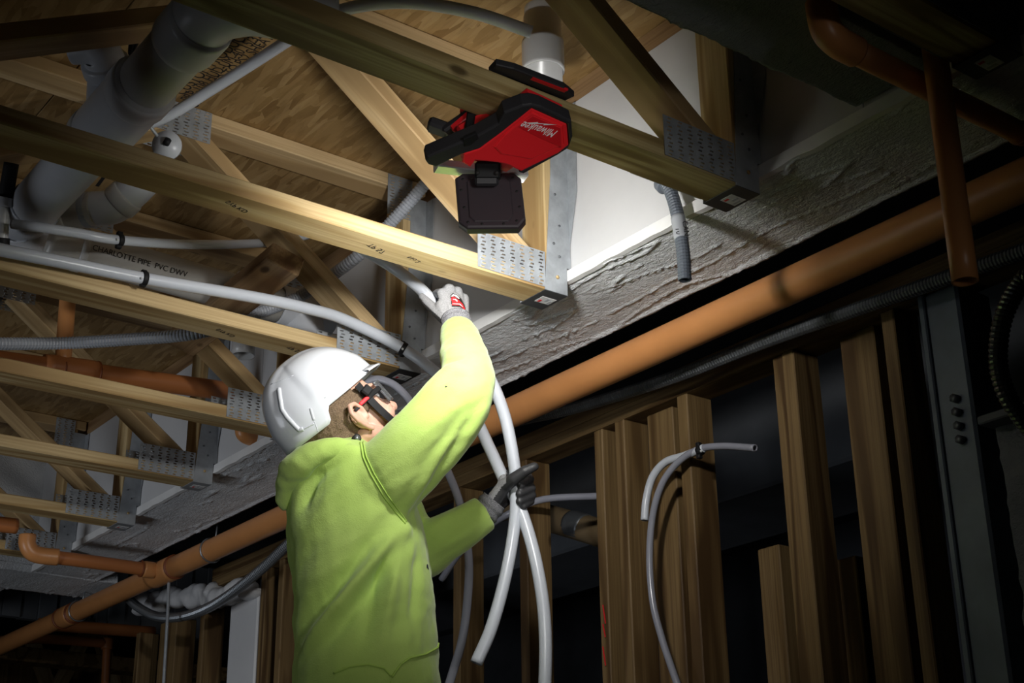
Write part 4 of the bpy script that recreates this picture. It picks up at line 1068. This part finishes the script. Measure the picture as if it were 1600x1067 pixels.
hd.append(capsule(hp3(.099, -.018, -.054), hp3(.099, .018, -.054), .009, .009)); hd.append(capsule(hp3(.096, -.016, -.066), hp3(.096, .016, -.066), .009, .009))
hd.append(capsule(hp3(.082, -.012, -.098), hp3(.082, .012, -.098), .020, .020))
hd.append(capsule(hp3(.070, -.040, -.022), hp3(.062, -.048, -.030), .022, .022)); hd.append(capsule(hp3(.070, .040, -.022), hp3(.062, .048, -.030), .022, .022))
nb = at(540, 745, 3.14)
hd.append(capsule(hp3(-.035, 0, -.04), nb, .060, .068)); hd.append(capsule(nb, at(560, 850, 3.10), .08, .12))
for s in (1, -1):                                   # ears: rim, lobe and concha
    ec = lambda f, u, o: hp3(f - .004, s * (.074 + o), u)
    rim = [ec(.012, -.010, .004), ec(.010, .012, .010), ec(.000, .028, .016), ec(-.016, .030, .022), ec(-.026, .016, .025), ec(-.024, -.004, .022), ec(-.014, -.020, .014), ec(-.002, -.034, .008)]
    hd += chain(rim, [.0045, .005, .0055, .006, .006, .0055, .0055, .007], 8)
    hd.append(ellipsoid(ec(-.008, -.002, .004), [hf * .018, hl_ * .006, hu * .026]))
    hd.append(capsule(ec(-.012, .012, .012), ec(-.014, -.012, .010), .004, .004)); hd.append(capsule(ec(.010, -.004, .008), ec(.008, -.010, .009), .004, .004))
head_me = remeshed('body', hd, .0033, 3, .5)
bd = link('body', head_me, 'skin', person); tag(bd, 'face and neck, looking up, seen from behind the right ear')
# eye (right) under the brow
for s in (-1, 1):
    e = ellipsoid(hp3(.082, s * .031, .012), [hf * .011, hl_ * .012, hu * .011]); link('eye', mesh('eye', *e, True), 'label_white', person)
# hair: back and sides below the helmet
hs_ = []
hs_.append(ellipsoid(hp3(-.012, 0, .040), [hf * .098, hl_ * .0815, hu * .088]))
hs_.append(ellipsoid(hp3(-.050, 0, -.012), [hf * .048, hl_ * .066, hu * .066]))
hs_.append(ellipsoid(hp3(.022, -.060, .026), [hf * .026, hl_ * .020, hu * .030])); hs_.append(ellipsoid(hp3(.022, .060, .026), [hf * .026, hl_ * .020, hu * .030]))
hm_ = remeshed('hair', hs_, .004, 3, .5)
for v, vn_ in [(q, q.normal.copy()) for q in hm_.vertices]:
    r_ = v.co - H; a, b, c = r_.dot(hf), r_.dot(hl_), r_.dot(hu)
    v.co += vn_ * (.0035 * noise.noise(Vector((a * 50 + c * 25, b * 160, c * 60 - a * 30))) + .002 * noise.noise(Vector((a * 160, b * 300, c * 90))))
link('hair', hm_, 'hair', person)
# ---- helmet
HC = at(512, 637, 3.12)
hang = 0.0
def hc(f, l, u): return HC + hf * f + hl_ * l + hu * u
LF, LW, LH = .138, .107, .130
def rim_u(a):                                       # lower edge of the shell around the head (a = 0 front)
    c = math.cos(a)
    side = abs(math.sin(a))
    x = a if a <= math.pi else 2 * math.pi - a      # 0 front .. pi back
    if x < 2.00: return -.002 + .003 * math.cos(x * 2)
    if x < 2.12: return -.004 - .032 * (x - 2.00) / .12
    return -.034 + .008 * min(1, (x - 2.12) / .8)
rings_ = []
NA = 96
for j in range(26):
    t_ = j / 25
    ring_v = []
    for k in range(NA):
        a = 2 * math.pi * k / NA; ru = rim_u(a)
        el = t_ * math.pi / 2
        cf_, sf_ = math.cos(el) ** .86, math.sin(el) ** .92
        f_ = math.cos(a) * LF * cf_; l_ = math.sin(a) * LW * cf_
        f_ -= .010 * math.sin(el)
        u_ = ru * (1 - sf_) + LH * sf_
        # raised centre spine and two side ridges
        if abs(l_) < .034 and sf_ > .15 : u_ += .0045 * (1 - (abs(l_) / .034) ** 4) * min(1, (sf_ - .15) * 4)
        bulge = 1 + .012 * math.exp(-((el - .30) / .10) ** 2)
        ring_v.append(hc(f_ * bulge, l_ * bulge, u_))
    rings_.append(ring_v)
inner = [[HC + (v - HC) * .955 + hu * .001 for v in r] for r in rings_[:14]]
vs, fs = loft(rings_, False); n0 = len(vs); fs.append(tuple(range(25 * NA, 26 * NA)))
vs += [v for r in inner for v in r]
for i in range(13):
    for k in range(NA):
        k2 = (k + 1) % NA; fs.append((n0 + i * NA + k, n0 + (i + 1) * NA + k, n0 + (i + 1) * NA + k2, n0 + i * NA + k2))
for k in range(NA): k2 = (k + 1) % NA; fs.append((k, n0 + k, n0 + k2, k2))
hmt = empty('hard_hat', HC); hmt.parent = person; hmt.matrix_local = WM[person.name].inverted() @ Matrix.Translation(HC); tag(hmt, 'white safety helmet with rear channel and black chin strap')
link('shell', mesh('shell', [v - HC for v in vs], fs, True), 'helmet_white', hmt, HC)
# peak
pk = []
for j, (ex, dz_) in enumerate(((.0, .006), (.010, .003), (.019, .003), (.021, .0), (.010, -.003), (-.004, -.004))):
    rv = []
    for k in range(33):
        a = -1.05 + 2.1 * k / 32; e_ = ex * math.cos(a * .75) ** .8
        rv.append(hc(math.cos(a) * (LF + e_) , math.sin(a) * (LW + e_ * .6), dz_ + .003 - .010 * (e_ / .03)))
    pk.append(rv)
vv = [v for r in pk for v in r]; ff = []
for j in range(6):
    for k in range(32): ff.append((j * 33 + k, j * 33 + k + 1, ((j + 1) % 6) * 33 + k + 1, ((j + 1) % 6) * 33 + k))
link('peak', mesh('peak', [v - HC for v in vv], ff, True), 'helmet_white', hmt, HC)
def shell_pt(a, el, out=0.0):
    ru = rim_u(a); cf_, sf_ = math.cos(el) ** .86, math.sin(el) ** .92
    f_ = math.cos(a) * (LF + out) * cf_ - .010 * math.sin(el); l_ = math.sin(a) * (LW + out) * cf_
    return hc(f_, l_, ru * (1 - sf_) + (LH + out) * sf_)
def shell_tube(name, pts, r, mat, out=.001, n=8): tube(name, [shell_pt(math.radians(a), math.radians(e), out) for a, e in pts], r, mat, hmt, 8, n=n)
sb_ = BVHTree.FromPolygons(vs, fs)
def shell_line(name, pix, r, mat, off=0.0):
    path = []
    for (x0, y0), (x1, y1) in zip(pix, pix[1:]):
        for k in range(6):
            d_ = (at(x0 + (x1 - x0) * k / 6, y0 + (y1 - y0) * k / 6, 1) - Vector(CAM)).normalized(); h_ = sb_.ray_cast(Vector(CAM), d_)
            if h_[0] is not None: path.append(h_[0] - d_ * off)
    if len(path) > 3: tube(name, path, r, mat, hmt, 10, raw=True)
shell_line('ridge', [(436, 607), (438, 622), (441, 640), (449, 652), (460, 664), (468, 672), (475, 669)], .0048, 'helmet_white', .0)
shell_line('ridge', [(474, 670), (484, 665), (492, 661)], .0020, 'helmet_white', .0)
shell_line('ridge', [(507, 622), (520, 612), (540, 598), (563, 584)], .0013, 'helmet_white', .0)
shell_line('slot', [(485, 638), (488, 648), (491, 658)], .0032, 'helmet_shade', -.0012)
shell_line('slot', [(491, 658), (495, 668), (498, 678)], .0009, 'helmet_shade', .0)
shell_line('slot', [(578, 562), (572, 554), (566, 548)], .0012, 'helmet_shade', .0)
shell_line('ridge', [(424, 600), (440, 594), (462, 585)], .0012, 'helmet_white', .0)
shell_tube('ridge', [(350, 30), (345, 50), (320, 72)], .003, 'helmet_white', .0); shell_tube('ridge', [(10, 30), (15, 50), (40, 72)], .003, 'helmet_white', .0)
# straps, harness and adjuster knob
def strap(name, pts, wdt, mat='black_plastic', par=None):
    path = spline(pts, 6); vs = []; fs = []
    for i, p in enumerate(path):
        tg_ = (path[min(i + 1, len(path) - 1)] - path[max(i - 1, 0)]).normalized(); nrm = -hl_ if True else None
        sd = tg_.cross(nrm).normalized() * wdt / 2
        for q in (p + sd + nrm * .001, p - sd + nrm * .001, p - sd - nrm * .001, p + sd - nrm * .001): vs.append(q - path[0])
    for i in range(len(path) - 1):
        for k in range(4): k2 = (k + 1) % 4; fs.append((i * 4 + k, (i + 1) * 4 + k, (i + 1) * 4 + k2, i * 4 + k2))
    return link(name, mesh(name, vs, fs), mat, par or hmt, path[0])
strap('chin_strap', [hp3(.034, -.089, .055), hp3(.036, -.084, .030), hp3(.038, -.082, -.005), hp3(.046, -.076, -.045), hp3(.062, -.058, -.085), hp3(.075, -.02, -.118)], .017)
strap('chin_strap', [hp3(.034, .089, .055), hp3(.038, .083, -.005), hp3(.046, .076, -.045), hp3(.062, .058, -.085), hp3(.075, .02, -.118)], .017)
board('strap_buckle', hp3(.028, -.093, .030), hp3(.052, -.091, .034), .020, .010, -hl_, 'black_plastic', hmt, .003)
q = hp3(-.058, -.088, -.030); tube('adjuster_knob', [q, q - hl_ * .010], .009, 'print_black', hmt, 16, raw=True); tube('adjuster_ring', [q - hl_ * .010, q - hl_ * .0115], .006, 'metal_flex', hmt, 12, raw=True)
strap('nape_band', [hp3(-.058, -.084, -.030), hp3(-.082, -.060, -.042), hp3(-.098, -.02, -.045), hp3(-.098, .02, -.045)], .016)
# ---- safety glasses
gl = empty('safety_glasses', hp3(.09, 0, .01)); gl.parent = person; gl.matrix_local = WM[person.name].inverted() @ Matrix.Translation(hp3(.09, 0, .01))
WM[gl.name] = Matrix.Translation(hp3(.09, 0, .01)); tag(gl, 'clear safety glasses with red and black temples')
WM[hmt.name] = Matrix.Translation(HC)
for s in (-1, 1):
    board('temple', hp3(-.012, s * .087, .016), hp3(.040, s * .086, .018), .007, .004, -hl_ * s, 'black_plastic', gl, .001)
    board('temple_grip', hp3(.006, s * .0885, .019), hp3(.034, s * .0885, .020), .008, .004, -hl_ * s, 'red_plastic', gl, .0015)
    board('temple_hinge', hp3(.038, s * .084, .020), hp3(.082, s * .072, .020), .012, .006, -hl_ * s, 'black_plastic', gl, .002)
lv = []; lf = []
for j in range(9):
    for k in range(25):
        a = -1.15 + 2.3 * k / 24; u_ = .034 - .050 * j / 8 + (.012 * j / 8 * (math.exp(-(a / .2) ** 2)))
        lv.append(hp3(.045 + .073 * math.cos(a), .080 * math.sin(a) , u_))
for j in range(8):
    for k in range(24): lf.append((j * 25 + k, j * 25 + k + 1, (j + 1) * 25 + k + 1, (j + 1) * 25 + k))
lens = link('lens', mesh('lens', [v - H for v in lv], lf, True), 'lens_tint', gl, H)
so = lens.modifiers.new('thick', 'SOLIDIFY'); so.thickness = .0018
tube('brow_bar', [hp3(.045 + .074 * math.cos(a), .081 * math.sin(a), .035) for a in [-1.15 + .23 * k for k in range(11)]], .0025, 'dark_steel', gl, 8, raw=True)

# ---- gloves
def glove(name, caps, fingers, black, label, voxel=.0026):
    parts = []
    for a in caps: parts.append(capsule(*a))
    for pts, r in fingers: parts += chain(pts, r, 10)
    me = remeshed(name, parts, voxel, 3, .5)
    me.materials.append(MATS['glove_grey']); me.materials.append(MATS['glove_black'])
    for p in me.polygons: p.material_index = 1 if black(p.center, p.normal) else 0
    return tag(link(name, me, None, person), label)
# right hand: back towards the viewer, thumb to the left, fingers curled over the tube
A = at
rk = [A(691, 459, 3.300), A(702, 452, 3.312), A(714, 456, 3.325), A(724, 467, 3.335)]
rw = [A(708, 505, 3.255), A(712, 504, 3.258), A(717, 504, 3.262), A(721, 505, 3.268)]
caps = [(rw[i], rk[i], .017, .0135) for i in range(4)] + [(A(700, 500, 3.262), A(690, 478, 3.285), .018, .015), (A(706, 490, 3.27), A(708, 468, 3.295), .020, .018)]
fin = [([rk[0], A(684, 459, 3.335), A(678, 464, 3.362), A(682, 476, 3.368)], [.0135, .012, .011, .0095]),
       ([rk[1], A(698, 452, 3.350), A(690, 457, 3.382), A(688, 470, 3.388)], [.0140, .0125, .011, .0095]),
       ([rk[2], A(712, 457, 3.362), A(703, 461, 3.395), A(698, 473, 3.400)], [.0135, .012, .011, .0095]),
       ([rk[3], A(722, 467, 3.368), A(714, 470, 3.395), A(708, 480, 3.398)], [.0120, .011, .010, .009]),
       ([A(700, 500, 3.262), A(684, 487, 3.288), A(669, 474, 3.318), A(660, 464, 3.338)], [.018, .0145, .0120, .0095])]
def rblack(c, n):
    v = c - A(700, 480, 3.29)
    return n.dot(W) > .35 or n.dot(-U * .75 - V * .65) > .55 or (v.dot(W) > .055)
rg = glove('work_glove', caps, fin, rblack, 'grey knitted glove with black palm and red badge, raised')
ck = spline([A(717, 523, 3.215), A(714, 508, 3.245), A(712, 499, 3.26)], 8)
kc = tube('cuff', ck, lambda i, t: (.034 + .002 * math.sin(t * 14)) * (1 - .05 * t), 'cuff_knit', rg, 22, raw=True)
gb = BVHTree.FromPolygons([v.co for v in rg.data.vertices], [p.vertices[:] for p in rg.data.polygons])
def ghit(px, py, off=.0008):
    dr = (at(px, py, 1) - Vector(CAM)).normalized(); h = gb.ray_cast(Vector(CAM), dr)
    return h[0] + h[1] * off if h[0] is not None else None
def patch(name, poly, mat, off):
    """flat print that follows the glove: triangulated grid inside the polygon, laid onto the surface"""
    from mathutils.geometry import intersect_point_tri_2d
    xs_ = [p[0] for p in poly]; ys_ = [p[1] for p in poly]; st = 1.0; vs = {}; fs = []
    def inside(x, y):
        c = False; n = len(poly)
        for i in range(n):
            (x1, y1), (x2, y2) = poly[i], poly[(i + 1) % n]
            if (y1 > y) != (y2 > y) and x < (x2 - x1) * (y - y1) / (y2 - y1) + x1: c = not c
        return c
    L = []
    def vid(i, j):
        if (i, j) not in vs:
            p = ghit(min(xs_) + i * st, min(ys_) + j * st, off); vs[(i, j)] = (len(L), p); L.append(p)
        return vs[(i, j)]
    for i in range(int((max(xs_) - min(xs_)) / st) + 1):
        for j in range(int((max(ys_) - min(ys_)) / st) + 1):
            if inside(min(xs_) + (i + .5) * st, min(ys_) + (j + .5) * st):
                q = [vid(i, j), vid(i + 1, j), vid(i + 1, j + 1), vid(i, j + 1)]
                if all(a[1] is not None for a in q): fs.append(tuple(a[0] for a in q)[::-1])
    if fs: link(name, mesh(name, [p if p is not None else Vector((0, 0, 0)) for p in L], fs, True), mat, rg)
bp = [(704, 462), (708, 458.5), (713, 461), (720, 467), (726, 478), (728, 487), (722, 483), (718, 479.5), (706, 479.5)]
patch('badge', bp, 'print_black', .0012)
patch('badge', [(705, 464), (708, 460), (712, 462), (718, 467), (716, 467), (711, 463.5), (708.5, 463.5)], 'print_white', .0017)
patch('badge', [(705.5, 466), (709, 464.5), (716, 469.5), (723, 477), (726.5, 485.5), (722, 481.5), (718.5, 478), (707, 478)], 'red_plastic', .0017)
patch('badge', [(707, 475), (712, 475), (717, 475), (722, 479), (722, 480), (717, 476.5), (707, 476.5)], 'print_white', .0022)
patch('badge', [(708, 468), (711, 468), (715, 471), (714, 472), (711, 469.5), (708, 469.5)], 'print_white', .0022)
# left hand: fist around both tubes, thumb on top
lk = [A(797, 742, 3.402), A(797, 755, 3.404), A(797, 768, 3.402), A(795, 779, 3.398)]
lw = [A(768, 786, 3.372), A(768, 790, 3.376), A(767, 794, 3.374), A(765, 797, 3.37)]
caps = [(lw[i], lk[i], .018, .0130) for i in range(4)] + [(A(772, 782, 3.362), A(787, 760, 3.358), .020, .017), (A(782, 776, 3.378), A(788, 750, 3.382), .018, .014)]
fin = [([lk[0], A(820, 738, 3.404), A(828, 749, 3.372), A(814, 758, 3.348)], [.0125, .0115, .0110, .0095]),
       ([lk[1], A(823, 753, 3.404), A(830, 763, 3.370), A(812, 771, 3.345)], [.0125, .0120, .0115, .0100]),
       ([lk[2], A(824, 765, 3.402), A(831, 774, 3.370), A(812, 783, 3.345)], [.0125, .0115, .0110, .0098]),
       ([lk[3], A(822, 776, 3.398), A(829, 783, 3.370), A(818, 791, 3.350)], [.0115, .0105, .0100, .0090]),
       ([A(787, 760, 3.358), A(803, 748, 3.333), A(820, 736, 3.326), A(835, 729, 3.330)], [.0175, .0150, .0130, .0105])]
def lblack(c, n):
    v = c - A(783, 765, 3.37); return not (v.dot(U) < .012 and n.dot(-U * .8 + V * .6) > .28) 
lg = glove('work_glove', caps, fin, lblack, 'black palmed glove gripping two hanging tubes')
ck = spline([A(756, 802, 3.362), A(764, 793, 3.366), A(773, 782, 3.368)], 8)
tube('cuff', ck, lambda i, t: (.034 + .0015 * math.sin(t * 12)) * (1 - .06 * t), 'cuff_knit', lg, 22, raw=True)
